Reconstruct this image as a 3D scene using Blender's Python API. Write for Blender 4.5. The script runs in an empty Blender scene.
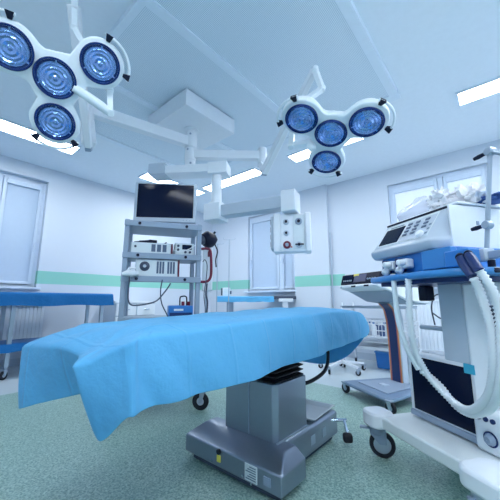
import bpy, bmesh, math, random
from mathutils import Vector, Matrix, noise
random.seed(7)
PI = math.pi
C = bpy.context.scene.collection
V = Vector

# ------------------------------------------------------------------ materials
def mat(name, col, rough=.5, metal=0., emit=None, es=0., trans=0., bump=None, spec=.5, alpha=1., coat=0., ior=1.45):
    m = bpy.data.materials.new(name); m.use_nodes = True
    nt = m.node_tree; b = nt.nodes['Principled BSDF']
    b.inputs['Base Color'].default_value = (*col, 1)
    b.inputs['Roughness'].default_value = rough
    b.inputs['Metallic'].default_value = metal
    b.inputs['Transmission Weight'].default_value = trans
    b.inputs['Specular IOR Level'].default_value = spec
    b.inputs['Alpha'].default_value = alpha
    b.inputs['Coat Weight'].default_value = coat
    b.inputs['IOR'].default_value = ior
    if emit:
        b.inputs['Emission Color'].default_value = (*emit, 1)
        b.inputs['Emission Strength'].default_value = es
    tc = nt.nodes.new('ShaderNodeTexCoord')
    n = nt.nodes.new('ShaderNodeTexNoise')
    n.inputs['Scale'].default_value = bump[0] if bump else 18
    n.inputs['Detail'].default_value = 4
    nt.links.new(tc.outputs['Object'], n.inputs['Vector'])
    # faint wear variation of the surface itself
    mx = nt.nodes.new('ShaderNodeMixRGB'); mx.blend_type = 'MULTIPLY'; mx.inputs['Fac'].default_value = .06
    mx.inputs['Color1'].default_value = (*col, 1)
    nt.links.new(n.outputs['Fac'], mx.inputs['Color2'])
    nt.links.new(mx.outputs['Color'], b.inputs['Base Color'])
    if bump:
        bp = nt.nodes.new('ShaderNodeBump'); bp.inputs['Strength'].default_value = bump[1]; bp.inputs['Distance'].default_value = .01
        nt.links.new(n.outputs['Fac'], bp.inputs['Height']); nt.links.new(bp.outputs['Normal'], b.inputs['Normal'])
    return m

WALL = (.64, .70, .79)
M = {}
M['white'] = mat('white_enamel', (.80, .85, .91), .33)
M['white2'] = mat('pale_blue_grey_enamel', (.50, .58, .68), .4)
M['lampwhite'] = mat('lamp_white', (.80, .88, .94), .3)
M['steel'] = mat('brushed_steel', (.29, .34, .42), .30, .8, bump=(60, .02))
M['steel2'] = mat('dull_steel', (.42, .50, .60), .40, .6)
M['chrome'] = mat('chrome', (.75, .82, .92), .15, 1.)
M['grey'] = mat('mid_grey', (.30, .38, .50), .45)
M['basegrey'] = mat('trolley_base_grey', (.17, .25, .37), .35)
M['cartgrey'] = mat('cart_grey', (.30, .385, .50), .45)
M['dgrey'] = mat('dark_grey', (.06, .08, .13), .5)
M['black'] = mat('black_plastic', (.006, .010, .032), .4, spec=.3)
M['rubber'] = mat('black_rubber', (.008, .010, .02), .55)
M['screen'] = mat('dark_screen', (.006, .012, .036), .09, spec=.12)
M['navy'] = mat('navy_plastic', (.010, .030, .13), .35)
M['blue'] = mat('royal_blue_plastic', (.03, .20, .58), .35)
M['blue2'] = mat('mid_blue_plastic', (.05, .25, .60), .3)
M['teal'] = mat('teal_sticker', (.05, .42, .62), .4)
M['red'] = mat('dark_red_tube', (.17, .012, .04), .4)
M['pinkred'] = mat('red_stripe', (.55, .16, .15), .5)
M['yellow'] = mat('yellow_tag', (.85, .75, .12), .5)
M['orange'] = mat('orange_tag', (.8, .35, .1), .5)
M['hose'] = mat('white_hose', (.80, .86, .92), .45)
M['tube'] = mat('pale_tube', (.72, .82, .88), .35)
M['label'] = mat('pale_label', (.72, .80, .84), .5)
M['ink'] = mat('label_ink', (.16, .24, .32), .6)
M['key'] = mat('grey_key', (.10, .15, .24), .5)
M['blind'] = mat('pale_blind', (.52, .63, .78), .6)
M['winframe'] = mat('window_frame_white', (.66, .76, .90), .4)
M['ceil'] = mat('ceiling_paint', (.83, .90, .98), .75)
M['rail'] = mat('ceiling_rail', (.78, .87, .97), .45)
M['ltray'] = mat('white_tray', (.82, .88, .93), .35)
M['vbase'] = mat('cream_grey_base', (.74, .80, .82), .4)
M['blanket'] = mat('blue_patterned_cloth', (.05, .12, .35), .8)
M['radiator'] = mat('radiator_white', (.80, .87, .95), .4)
M['bottle'] = mat('bottle_blue', (.05, .10, .25), .3)
M['bottlew'] = mat('bottle_white', (.80, .86, .93), .3)

def lightmat(name, col, s):
    m = bpy.data.materials.new(name); m.use_nodes = True; nt = m.node_tree
    b = nt.nodes['Principled BSDF']; b.inputs['Base Color'].default_value = (.72, .79, .88, 1)
    b.inputs['Emission Color'].default_value = (*col, 1); b.inputs['Emission Strength'].default_value = s
    return m
M['lamp'] = lightmat('fluorescent_diffuser', (.90, .955, 1.), 21)
M['daypane'] = lightmat('daylit_blind', (.88, .94, 1.), .22)

def ss(nt, x, lo, hi):   # step mask lo < x < hi
    a = nt.nodes.new('ShaderNodeMath'); a.operation = 'GREATER_THAN'; a.inputs[1].default_value = lo
    b = nt.nodes.new('ShaderNodeMath'); b.operation = 'LESS_THAN'; b.inputs[1].default_value = hi
    c = nt.nodes.new('ShaderNodeMath'); c.operation = 'MULTIPLY'
    nt.links.new(x, a.inputs[0]); nt.links.new(x, b.inputs[0])
    nt.links.new(a.outputs[0], c.inputs[0]); nt.links.new(b.outputs[0], c.inputs[1])
    return c.outputs[0]

def wall_mat():
    m = bpy.data.materials.new('wall_paint_with_green_band'); m.use_nodes = True; nt = m.node_tree
    b = nt.nodes['Principled BSDF']; b.inputs['Roughness'].default_value = .55
    tc = nt.nodes.new('ShaderNodeTexCoord'); sp = nt.nodes.new('ShaderNodeSeparateXYZ')
    nt.links.new(tc.outputs['Object'], sp.inputs[0])
    k = ss(nt, sp.outputs['Z'], 1.158, 1.355)
    y = ss(nt, sp.outputs['Y'], 2.02, 50)
    mu = nt.nodes.new('ShaderNodeMath'); mu.operation = 'MULTIPLY'
    nt.links.new(k, mu.inputs[0]); nt.links.new(y, mu.inputs[1])
    mx = nt.nodes.new('ShaderNodeMixRGB'); mx.inputs['Color1'].default_value = (*WALL, 1); mx.inputs['Color2'].default_value = (.27, .62, .53, 1)
    nt.links.new(mu.outputs[0], mx.inputs['Fac'])
    n = nt.nodes.new('ShaderNodeTexNoise'); n.inputs['Scale'].default_value = 60
    nt.links.new(tc.outputs['Object'], n.inputs['Vector'])
    bp = nt.nodes.new('ShaderNodeBump'); bp.inputs['Strength'].default_value = .03; nt.links.new(n.outputs['Fac'], bp.inputs['Height'])
    nt.links.new(bp.outputs['Normal'], b.inputs['Normal'])
    nt.links.new(mx.outputs['Color'], b.inputs['Base Color'])
    return m
M['wall'] = wall_mat()

def floor_mat():
    m = bpy.data.materials.new('speckled_vinyl_floor'); m.use_nodes = True; nt = m.node_tree
    b = nt.nodes['Principled BSDF']; b.inputs['Roughness'].default_value = .32
    b.inputs['Specular IOR Level'].default_value = .45
    tc = nt.nodes.new('ShaderNodeTexCoord'); sp = nt.nodes.new('ShaderNodeSeparateXYZ')
    nt.links.new(tc.outputs['Object'], sp.inputs[0])
    v = nt.nodes.new('ShaderNodeTexVoronoi'); v.inputs['Scale'].default_value = 130
    n = nt.nodes.new('ShaderNodeTexNoise'); n.inputs['Scale'].default_value = 95; n.inputs['Detail'].default_value = 5
    n2 = nt.nodes.new('ShaderNodeTexNoise'); n2.inputs['Scale'].default_value = 3
    for q in (v, n, n2): nt.links.new(tc.outputs['Object'], q.inputs['Vector'])
    cr = nt.nodes.new('ShaderNodeValToRGB')
    e = cr.color_ramp.elements; e[0].position = .30; e[0].color = (.12, .235, .21, 1); e[1].position = .70; e[1].color = (.43, .59, .54, 1)
    k = cr.color_ramp.elements.new(.5); k.color = (.26, .41, .37, 1)
    mx0 = nt.nodes.new('ShaderNodeMixRGB'); mx0.inputs['Fac'].default_value = .35
    nt.links.new(n.outputs['Fac'], mx0.inputs['Color1']); nt.links.new(v.outputs['Color'], mx0.inputs['Color2'])
    nt.links.new(mx0.outputs['Color'], cr.inputs['Fac'])
    g = nt.nodes.new('ShaderNodeMath'); g.operation = 'GREATER_THAN'; g.inputs[1].default_value = 3.82
    h = nt.nodes.new('ShaderNodeMath'); h.operation = 'GREATER_THAN'; h.inputs[1].default_value = 3.14
    mxm = nt.nodes.new('ShaderNodeMath'); mxm.operation = 'MAXIMUM'
    nt.links.new(sp.outputs['Y'], g.inputs[0]); nt.links.new(sp.outputs['X'], h.inputs[0])
    nt.links.new(g.outputs[0], mxm.inputs[0]); nt.links.new(h.outputs[0], mxm.inputs[1])
    mx = nt.nodes.new('ShaderNodeMixRGB'); mx.inputs['Color2'].default_value = (.50, .58, .63, 1)
    nt.links.new(cr.outputs['Color'], mx.inputs['Color1']); nt.links.new(mxm.outputs[0], mx.inputs['Fac'])
    nt.links.new(mx.outputs['Color'], b.inputs['Base Color'])
    bp = nt.nodes.new('ShaderNodeBump'); bp.inputs['Strength'].default_value = .05; nt.links.new(n2.outputs['Fac'], bp.inputs['Height'])
    nt.links.new(bp.outputs['Normal'], b.inputs['Normal'])
    return m
M['floor'] = floor_mat()

def cloth_mat(name, col, rough=.7, fold=True, trans=.15):
    m = bpy.data.materials.new(name); m.use_nodes = True; nt = m.node_tree
    b = nt.nodes['Principled BSDF']; b.inputs['Roughness'].default_value = rough
    b.inputs['Specular IOR Level'].default_value = .25
    b.inputs['Sheen Weight'].default_value = .15
    tc = nt.nodes.new('ShaderNodeTexCoord')
    n = nt.nodes.new('ShaderNodeTexNoise'); n.inputs['Scale'].default_value = 7; n.inputs['Detail'].default_value = 5; n.inputs['Roughness'].default_value = .6
    nt.links.new(tc.outputs['Object'], n.inputs['Vector'])
    bp = nt.nodes.new('ShaderNodeBump'); bp.inputs['Strength'].default_value = .5; bp.inputs['Distance'].default_value = .03
    h = n.outputs['Fac']
    if fold:
        # pressed creases where the sheet was folded in its packet
        sp = nt.nodes.new('ShaderNodeSeparateXYZ'); nt.links.new(tc.outputs['Object'], sp.inputs[0])
        for ax, per in (('X', .22), ('Y', .24)):
            md = nt.nodes.new('ShaderNodeMath'); md.operation = 'PINGPONG'; md.inputs[1].default_value = per / 2
            nt.links.new(sp.outputs[ax], md.inputs[0])
            st = nt.nodes.new('ShaderNodeMapRange'); st.inputs[1].default_value = 0; st.inputs[2].default_value = .009
            st.inputs[3].default_value = .22; st.inputs[4].default_value = 0
            nt.links.new(md.outputs[0], st.inputs[0])
            ad = nt.nodes.new('ShaderNodeMath'); ad.operation = 'ADD'
            nt.links.new(h, ad.inputs[0]); nt.links.new(st.outputs[0], ad.inputs[1]); h = ad.outputs[0]
    nt.links.new(h, bp.inputs['Height']); nt.links.new(bp.outputs['Normal'], b.inputs['Normal'])
    b.inputs['Base Color'].default_value = (*col, 1)
    tr = nt.nodes.new('ShaderNodeBsdfTranslucent'); tr.inputs['Color'].default_value = (*col, 1)
    ms = nt.nodes.new('ShaderNodeMixShader'); ms.inputs[0].default_value = trans
    out = nt.nodes['Material Output']
    nt.links.new(b.outputs[0], ms.inputs[1]); nt.links.new(tr.outputs[0], ms.inputs[2]); nt.links.new(ms.outputs[0], out.inputs['Surface'])
    return m
M['drape'] = cloth_mat('blue_surgical_drape', (.13, .50, .82), trans=.32)
M['drape2'] = cloth_mat('deep_blue_drape', (.012, .17, .47), fold=False, trans=.05)
M['drape3'] = cloth_mat('light_blue_drape', (.12, .46, .80), fold=False, trans=.05)

def glass_cover():
    m = bpy.data.materials.new('blue_tinted_lens'); m.use_nodes = True; nt = m.node_tree
    out = nt.nodes['Material Output']; nt.nodes.remove(nt.nodes['Principled BSDF'])
    t = nt.nodes.new('ShaderNodeBsdfTransparent'); t.inputs['Color'].default_value = (.60, .72, .90, 1)
    g = nt.nodes.new('ShaderNodeBsdfGlossy'); g.inputs['Roughness'].default_value = .05; g.inputs['Color'].default_value = (.8, .9, 1, 1)
    f0 = nt.nodes.new('ShaderNodeLayerWeight'); f0.inputs['Blend'].default_value = .5
    fp = nt.nodes.new('ShaderNodeMath'); fp.operation = 'POWER'; fp.inputs[1].default_value = 4; nt.links.new(f0.outputs['Facing'], fp.inputs[0])
    f = nt.nodes.new('ShaderNodeMath'); f.operation = 'MULTIPLY_ADD'; f.inputs[1].default_value = .6; f.inputs[2].default_value = .045; nt.links.new(fp.outputs[0], f.inputs[0])
    tc = nt.nodes.new('ShaderNodeTexCoord'); n = nt.nodes.new('ShaderNodeTexNoise'); n.inputs['Scale'].default_value = 30
    bp = nt.nodes.new('ShaderNodeBump'); bp.inputs['Strength'].default_value = .05
    nt.links.new(tc.outputs['Object'], n.inputs['Vector']); nt.links.new(n.outputs['Fac'], bp.inputs['Height']); nt.links.new(bp.outputs['Normal'], g.inputs['Normal'])
    s = nt.nodes.new('ShaderNodeMixShader')
    nt.links.new(f.outputs[0], s.inputs[0]); nt.links.new(t.outputs[0], s.inputs[1]); nt.links.new(g.outputs[0], s.inputs[2])
    nt.links.new(s.outputs[0], out.inputs['Surface'])
    return m
M['lens'] = glass_cover()
M['reflector'] = mat('blue_faceted_reflector', (.66, .76, .92), .14, .92)
M['reflector_dark'] = mat('navy_lamp_ring', (.012, .04, .19), .25, .3)

def bag_mat():
    m = bpy.data.materials.new('crumpled_clear_film'); m.use_nodes = True; nt = m.node_tree
    out = nt.nodes['Material Output']; b = nt.nodes['Principled BSDF']
    b.inputs['Base Color'].default_value = (.82, .85, .95, 1); b.inputs['Roughness'].default_value = .2
    tr = nt.nodes.new('ShaderNodeBsdfTransparent'); tr.inputs['Color'].default_value = (.95, .97, 1, 1)
    s = nt.nodes.new('ShaderNodeMixShader'); s.inputs[0].default_value = .62
    tc = nt.nodes.new('ShaderNodeTexCoord'); n = nt.nodes.new('ShaderNodeTexNoise'); n.inputs['Scale'].default_value = 14; n.inputs['Detail'].default_value = 4
    bp = nt.nodes.new('ShaderNodeBump'); bp.inputs['Strength'].default_value = .8
    nt.links.new(tc.outputs['Object'], n.inputs['Vector']); nt.links.new(n.outputs['Fac'], bp.inputs['Height']); nt.links.new(bp.outputs['Normal'], b.inputs['Normal'])
    nt.links.new(tr.outputs[0], s.inputs[1]); nt.links.new(b.outputs[0], s.inputs[2]); nt.links.new(s.outputs[0], out.inputs['Surface'])
    return m
M['bag'] = bag_mat()
M['bagwhite'] = mat('white_wrap', (.90, .91, .96), .4, bump=(22, .8))

def perf_mat():
    m = bpy.data.materials.new('perforated_airflow_sheet'); m.use_nodes = True; nt = m.node_tree
    b = nt.nodes['Principled BSDF']; b.inputs['Roughness'].default_value = .6
    tc = nt.nodes.new('ShaderNodeTexCoord'); v = nt.nodes.new('ShaderNodeTexVoronoi'); v.inputs['Scale'].default_value = 90; v.inputs['Randomness'].default_value = 0
    nt.links.new(tc.outputs['Object'], v.inputs['Vector'])
    cr = nt.nodes.new('ShaderNodeValToRGB'); e = cr.color_ramp.elements
    e[0].position = .30; e[0].color = (.45, .56, .68, 1); e[1].position = .42; e[1].color = (.80, .89, .97, 1)
    nt.links.new(v.outputs['Distance'], cr.inputs['Fac']); nt.links.new(cr.outputs['Color'], b.inputs['Base Color'])
    return m
M['perf'] = perf_mat()

# ------------------------------------------------------------------ builders
class MB:
    def __init__(self, F=None): self.bm = bmesh.new(); self.F = F or Matrix()
    def p(self, v): return self.F @ V(v)
    def box(self, c, s, R=None):
        R = R or Matrix(); vs = []
        for dx in (-.5, .5):
            for dy in (-.5, .5):
                for dz in (-.5, .5):
                    o = R @ V((dx*s[0], dy*s[1], dz*s[2])); vs.append(self.bm.verts.new(self.p(V(c)+o)))
        for f in ((0,1,3,2),(4,6,7,5),(0,4,5,1),(2,3,7,6),(0,2,6,4),(1,5,7,3)): self.bm.faces.new([vs[i] for i in f])
        return self
    def bx(self, x0, x1, y0, y1, z0, z1): return self.box(((x0+x1)/2,(y0+y1)/2,(z0+z1)/2),(abs(x1-x0),abs(y1-y0),abs(z1-z0)))
    def rings(self, rs, close=True, caps=True):
        rows = [[self.bm.verts.new(self.p(q)) for q in r] for r in rs]
        n = len(rows[0])
        for a, b in zip(rows[:-1], rows[1:]):
            for i in range(n if close else n-1):
                j = (i+1) % n
                self.bm.faces.new((a[i], a[j], b[j], b[i]))
        if caps:
            self.bm.faces.new(rows[0][::-1]); self.bm.faces.new(rows[-1])
        return self
    def prism(self, poly, axis, a0, a1):
        """poly = list of 2D; axis 'x': (y,z) poly, 'y': (x,z), 'z': (x,y)"""
        def mk(u, v, w): return {'x': (w,u,v), 'y': (u,w,v), 'z': (u,v,w)}[axis]
        return self.rings([[mk(u,v,a0) for u,v in poly],[mk(u,v,a1) for u,v in poly]])
    def tube(self, pts, r, seg=10, caps=True):
        pts = [V(q) for q in pts]; n = len(pts); rr = r if isinstance(r,(list,tuple)) else [r]*n
        rs = []; up = None
        for i, q in enumerate(pts):
            t = (pts[min(i+1,n-1)]-pts[max(i-1,0)]).normalized()
            if up is None:
                up = t.orthogonal().normalized()
            else:
                up = up - t*up.dot(t)
                up = up.normalized() if up.length > 1e-6 else t.orthogonal().normalized()
            b = t.cross(up)
            rs.append([q+(up*math.cos(2*PI*k/seg)+b*math.sin(2*PI*k/seg))*rr[i] for k in range(seg)])
        return self.rings(rs, True, caps)
    def cyl(self, a, b, r0, r1=None, seg=20): return self.tube([a,b],[r0, r0 if r1 is None else r1],seg)
    def lathe(self, prof, o=(0,0,0), X=(1,0,0), Y=(0,1,0), Z=(0,0,1), seg=32, caps=False):
        o, X, Y, Z = V(o), V(X), V(Y), V(Z)
        return self.rings([[o+X*(r*math.cos(2*PI*k/seg))+Y*(r*math.sin(2*PI*k/seg))+Z*h for k in range(seg)] for r, h in prof], True, caps)
    def bar(self, a, b, w, h, up=(0,0,1), w1=None, h1=None):
        a, b = V(a), V(b); t = (b-a).normalized(); s = t.cross(V(up)).normalized(); u = s.cross(t)
        def sec(q, w, h): return [q+s*(w/2*i)+u*(h/2*j) for i, j in ((-1,-1),(1,-1),(1,1),(-1,1))]
        return self.rings([sec(a,w,h), sec(b,w1 or w,h1 or h)])
    def build(self, name, m, parent=None, bev=0, seg=2, smooth=True, solid=0, sub=0, mr=True, deg=40):
        bm = self.bm
        bmesh.ops.remove_doubles(bm, verts=bm.verts, dist=1e-6)
        bmesh.ops.recalc_face_normals(bm, faces=bm.faces)
        me = bpy.data.meshes.new(name); bm.to_mesh(me); bm.free()
        o = bpy.data.objects.new(name, me); C.objects.link(o)
        me.materials.append(M[m] if isinstance(m, str) else m)
        if parent is not None:
            o.parent = parent
            o.matrix_parent_inverse = wm(parent).inverted()
        if solid:
            k = o.modifiers.new('s','SOLIDIFY'); k.thickness = solid; k.offset = 0
        if bev:
            k = o.modifiers.new('b','BEVEL'); k.width = bev; k.segments = seg; k.limit_method = 'ANGLE'; k.angle_limit = math.radians(35)
        if sub:
            k = o.modifiers.new('u','SUBSURF'); k.levels = sub; k.render_levels = sub
        if smooth:
            for f in me.polygons: f.use_smooth = True
            try: me.set_sharp_from_angle(angle=math.radians(deg))
            except Exception: pass
        return o
WMS = {}
def wm(o):
    m = Matrix.Translation(o.location) if o.parent is None else Matrix()
    return m if o.parent is None else wm(o.parent) @ o.matrix_parent_inverse
def tag(o, label, cat, group=None, kind=None):
    if label: o['label'] = label
    if cat: o['category'] = cat
    if group: o['group'] = group
    if kind: o['kind'] = kind
    return o
def thing(name, label, cat, loc, group=None):
    o = bpy.data.objects.new(name, None); C.objects.link(o); o.location = loc; o.empty_display_size = .1
    return tag(o, label, cat, group)
def struct(o): o['kind'] = 'structure'; return o
def catmull(pts, n=6):
    pts = [V(q) for q in pts]; out = []
    P = [pts[0]*2-pts[1]]+pts+[pts[-1]*2-pts[-2]]
    for i in range(1, len(P)-2):
        for k in range(n):
            t = k/n; a,b,c,d = P[i-1],P[i],P[i+1],P[i+2]
            out.append(.5*((2*b)+(c-a)*t+(2*a-5*b+4*c-d)*t*t+(3*b-a-3*c+d)*t**3))
    out.append(pts[-1]); return out
def frame_xy(o, deg):
    """horizontal frame at o whose x axis is turned deg from world x"""
    return Matrix.Translation(V(o)) @ Matrix.Rotation(math.radians(deg), 4, 'Z')
def castor(parent, x, y, r, F, turn=0, mname='steel2', tyre='rubber', top=None):
    """fork and tyre standing on the floor under (x,y)"""
    top = top or r*2+.035
    o = F @ V((x, y, 0)); G = Matrix.Translation(o) @ Matrix.Rotation(turn, 4, 'Z')
    b = MB(G)
    off = r*.35
    b.cyl((0,0,r*2-.002),(0,0,top), .012, seg=12)
    for s in (-1, 1):
        b.prism([(-off-.012, r*.85),(-off+.012, r*.85),(.016, r*2+.004),(-.03, r*2+.004)], 'y', s*.016-.003, s*.016+.003)
    b.box((-.006,0,r*2+.004),(.055,.042,.012))
    fk = b.build('castor', mname, parent, bev=.002)
    w = MB(G)
    w.lathe([(r*.45,-.012),(r*.9,-.012),(r,-.007),(r,.007),(r*.9,.012),(r*.45,.012),(r*.45,-.012)], (-off,0,r), (1,0,0),(0,0,1),(0,1,0), 28)
    w.build('tyre', tyre, fk)
    h = MB(G); h.lathe([(0.001,-.009),(r*.46,-.009),(r*.46,.009),(.001,.009)], (-off,0,r), (1,0,0),(0,0,1),(0,1,0), 20)
    h.build('hub', 'white2', fk)
    return fk

# ------------------------------------------------------------------ room shell
XF, YL, ZC, XB, YR = 4.87, 5.36, 3.0, -1.6, -2.0
struct(MB().bx(XB-.2, XF+.4, YR-.2, YL+.4, -.12, 0).build('floor', 'floor', smooth=False))
struct(MB().bx(XB-.2, XF+.4, YR-.2, YL+.4, ZC, ZC+.12).build('ceiling', 'ceil', smooth=False))
def wall_with_holes(name, axis, c0, c1, lo, hi, holes):
    b = MB()
    def put(u0, u1, z0, z1):
        if u1-u0 < 1e-4 or z1-z0 < 1e-4: return
        if axis == 'y': b.bx(u0, u1, c0, c1, z0, z1)
        else: b.bx(c0, c1, u0, u1, z0, z1)
    cur = lo
    for (u0, u1, z0, z1) in sorted(holes):
        put(cur, u0, 0, ZC); put(u0, u1, 0, z0); put(u0, u1, z1, ZC); cur = u1
    put(cur, hi, 0, ZC)
    return struct(b.build(name, 'wall', smooth=False))
W1 = (-.55, 1.34, 1.10, 2.78)     # left wall window (x range)
W2 = (-.03, 1.24, 1.10, 2.73)     # far wall right window (y range)
W3 = (2.99, 4.19, 1.10, 2.74)     # far wall middle window
wall_with_holes('wall_left', 'y', YL, YL+.25, XB-.2, XF+.25, [W1])
wall_with_holes('wall_far', 'x', XF, XF+.25, YR-.2, YL, [W2, W3])
struct(MB().bx(XB-.2, XB, YR-.2, YL, 0, ZC).build('wall_back', 'wall', smooth=False))
struct(MB().bx(XB, XF, YR-.2, YR, 0, ZC).build('wall_right', 'wall', smooth=False))
struct(MB().bx(XF-.07, XF, 2.26, 2.965, 0, ZC).build('trim_1', 'wall', smooth=False))          # pier of the far wall
struct(MB().bx(XB, XF, YL-.012, YL, 0, .10).build('baseboard_left', 'white2', smooth=False))
struct(MB().bx(XF-.012, XF, YR, YL-.012, 0, .10).build('baseboard_far', 'white2', smooth=False))

def window(name, axis, face, u0, u1, z0, z1, mull, depth, pane, sill=True):
    """frame set back in the opening; mull = mullion positions"""
    w = bpy.data.objects.new(name, None); C.objects.link(w)
    w.location = ((u0, face, z0) if axis == 'y' else (face, u0, z0)); struct(w)
    def bx(b, a0, a1, d0, d1, zz0, zz1):
        if axis == 'y': b.bx(a0, a1, face+d0, face+d1, zz0, zz1)
        else: b.bx(face+d0, face+d1, a0, a1, zz0, zz1)
    b = MB(); t = .04
    bx(b, u0, u0+t, depth, depth+.07, z0, z1); bx(b, u1-t, u1, depth, depth+.07, z0, z1)
    bx(b, u0+t, u1-t, depth, depth+.07, z0, z0+t); bx(b, u0+t, u1-t, depth, depth+.07, z1-t, z1)
    for mv in mull: bx(b, mv-.035, mv+.035, depth-.004, depth+.07, z0+t, z1-t)
    b.build('window_frame', 'winframe', w, bev=.006)
    edges = [u0+t]+[q for mv in mull for q in (mv-.035, mv+.035)]+[u1-t]
    for k in range(0, len(edges), 2):
        a0, a1 = edges[k], edges[k+1]
        s = MB(); q = .048
        bx(s, a0+.004, a0+q, depth-.018, depth+.05, z0+t+.004, z1-t-.004); bx(s, a1-q, a1-.004, depth-.018, depth+.05, z0+t+.004, z1-t-.004)
        bx(s, a0+q, a1-q, depth-.018, depth+.05, z0+t+.004, z0+t+q); bx(s, a0+q, a1-q, depth-.018, depth+.05, z1-t-q, z1-t-.004)
        so = s.build('sash', 'winframe', w, bev=.008)
        g = MB(); bx(g, a0+q, a1-q, depth+.012, depth+.02, z0+t+q, z1-t-q); g.build('blind', pane, so)
        c = MB(); bx(c, a0+q-.01, a1-q+.01, depth-.03, depth+.01, z1-t-q-.06, z1-t-q+.01); c.build('blind_cassette', 'winframe', so, bev=.01)
        h = MB(); bx(h, a1-.042, a1-.018, depth-.035, depth-.018, z0+.62, z0+.68); bx(h, a1-.04, a1-.02, depth-.06, depth-.035, z0+.54, z0+.68)
        h.build('window_handle', 'winframe', so, bev=.004)
    if sill:
        s = MB(); bx(s, u0-.04, u1+.04, -.09, depth, z0-.03, z0); s.build('window_sill', 'winframe', w, bev=.006)
    return w
window('window_1', 'y', YL, *W1, [.76], .10, 'blind')
window('window_2', 'x', XF, *W2, [.53], .06, 'daypane')
window('window_3', 'x', XF, *W3, [3.36], .06, 'blind')
p = MB(); p.tube(catmull([(XF-.03, 2.235, .75),(XF-.03, 2.24, 1.15),(XF-.028, 2.238, 2.1)], 6), .012, 8); struct(p.build('trim_2', 'white2'))   # conduit

# ------------------------------------------------------------------ ceiling lights
def ceiling_light(x0, x1, y0, y1, label, group=None):
    t = thing('ceiling_light', label, 'ceiling light', ((x0+x1)/2,(y0+y1)/2,ZC), group)
    b = MB(); f = .018; z0, z1 = ZC-.022, ZC
    b.bx(x0,x1,y0,y0+f,z0,z1); b.bx(x0,x1,y1-f,y1,z0,z1); b.bx(x0,x0+f,y0+f,y1-f,z0,z1); b.bx(x1-f,x1,y0+f,y1-f,z0,z1)
    b.build('light_frame', 'rail', t)
    MB().bx(x0+f,x1-f,y0+f,y1-f,ZC-.016,ZC-.006).build('diffuser', 'lamp', t, smooth=False)
G = 'added ceiling panels out of view'
ceiling_light(.11, 1.38, 4.22, 4.535, 'long bright ceiling light above the left window behind the big surgical lamp')
ceiling_light(2.40, 3.64, 4.22, 4.535, 'bright ceiling light partly seen just above the left top of the monitor')
ceiling_light(3.42, 3.68, 2.80, 4.09, 'long bright ceiling light behind the crossing arms right of the monitor')
ceiling_light(3.42, 3.68, .93, 2.20, 'bright ceiling light behind the smaller surgical lamp')
ceiling_light(3.42, 3.68, -1.12, .15, 'long bright ceiling light at the right edge above the ventilator')
for (x0, x1, y0, y1) in ((2.0, 3.27, -.90, -.60), (-.95, -.65, -.2, 1.1), (.3, 1.57, -1.5, -1.2), (2.0, 3.27, -1.55, -1.25), (-.25, .05, -.35, .92)):  # unseen fixtures added to light the near objects and the right side
    ceiling_light(x0, x1, y0, y1, 'unseen ceiling light added to brighten the near and right side', G)

# ------------------------------------------------------------------ laminar airflow ceiling field
t = thing('airflow_panel', 'large perforated square airflow panel in the ceiling with white rails', 'ceiling panel', (1.95, 2.15, ZC))
X0, X1 = .84, 3.03; YS = [.63, 1.665, 2.665, 3.68]
for a, b_ in zip(YS[:-1], YS[1:]):
    MB().bx(X0+.01, X1-.01, a+.02, b_-.02, ZC-.035, ZC-.002).build('perforated_sheet', 'perf', t, smooth=False)
b = MB()
for k, y in enumerate(YS):
    w = .036 if 0 < k < 3 else .04
    b.bx(X0, X1, y-w, y+w, ZC-.05, ZC)
b.bx(X0-.025, X0+.025, YS[0]-.045, YS[-1]+.045, ZC-.048, ZC); b.bx(X1-.05, X1+.05, YS[0]-.045, YS[-1]+.045, ZC-.048, ZC)
b.build('rail_frame', 'rail', t, smooth=False)

# ------------------------------------------------------------------ ceiling mount with lamp arms and supply arm
mt = thing('ceiling_mount', 'white ceiling box with central column carrying the lamp arms and supply arm', 'ceiling mount', (1.9, 2.47, ZC))
MB().bx(1.565, 2.25, 2.14, 2.83, 2.775, 2.95).build('mount_box', 'white', mt, bev=.006)
SP = (1.885, 2.455)
b = MB(); b.cyl((*SP, 2.78),(*SP, 2.30), .055, seg=28); b.lathe([(.05,2.775),(.085,2.775),(.085,2.76),(.056,2.75)], (*SP,0))
for z in (2.71, 2.56, 2.42, 2.33): b.lathe([(.054,z-.014),(.060,z-.012),(.060,z+.012),(.054,z+.014)], (*SP,0))
col = b.build('column', 'white', mt)
for z, a in ((2.70, 3.9), (2.52, 3.5), (2.36, 4.1)):
    k = V((*SP, z)); d = V((math.cos(a), math.sin(a), 0)); MB().cyl(k+d*.052, k+d*.062, .011, seg=12).build('bolt', 'grey', col)
def arm(name, a, b_, w, h):
    a, b_ = V(a), V(b_); d = (b_-a).normalized()
    q = MB(); q.bar(a, b_, w, h)
    q.cyl(a-V((0,0,h*.62)), a+V((0,0,h*.62)), w*.80, seg=24)
    return q.build(name, 'white', mt, bev=.008)
# arm to the big lamp (left) and to the small lamp (right)
E1 = V((.90, 2.67, 2.60)); E2 = V((2.40, 1.86, 2.47))
arm('lamp_arm', (*SP, 2.62), E1, .085, .11)
arm('lamp_arm', (*SP, 2.48), E2, .075, .095)
MB().cyl((E1.x, E1.y, 2.70),(E1.x, E1.y, 2.46), .052, seg=24).build('elbow', 'white', mt, bev=.01)
MB().cyl((E2.x, E2.y, 2.56),(E2.x, E2.y, 2.34), .05, seg=24).build('elbow', 'white', mt, bev=.01)
def spring_arm(a, b_, wa, wb):
    q = MB(); q.bar(a, b_, wa*.8, wa, w1=wb*.8, h1=wb); s = q.build('spring_arm', 'white', mt, bev=.008)
    d = (V(b_)-V(a)).normalized()
    MB().bar(V(a)-d*.03, V(a)+d*.002, wa*.7, wa*.8).build('arm_end_cap', 'grey', s, bev=.004)
    return s
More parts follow.
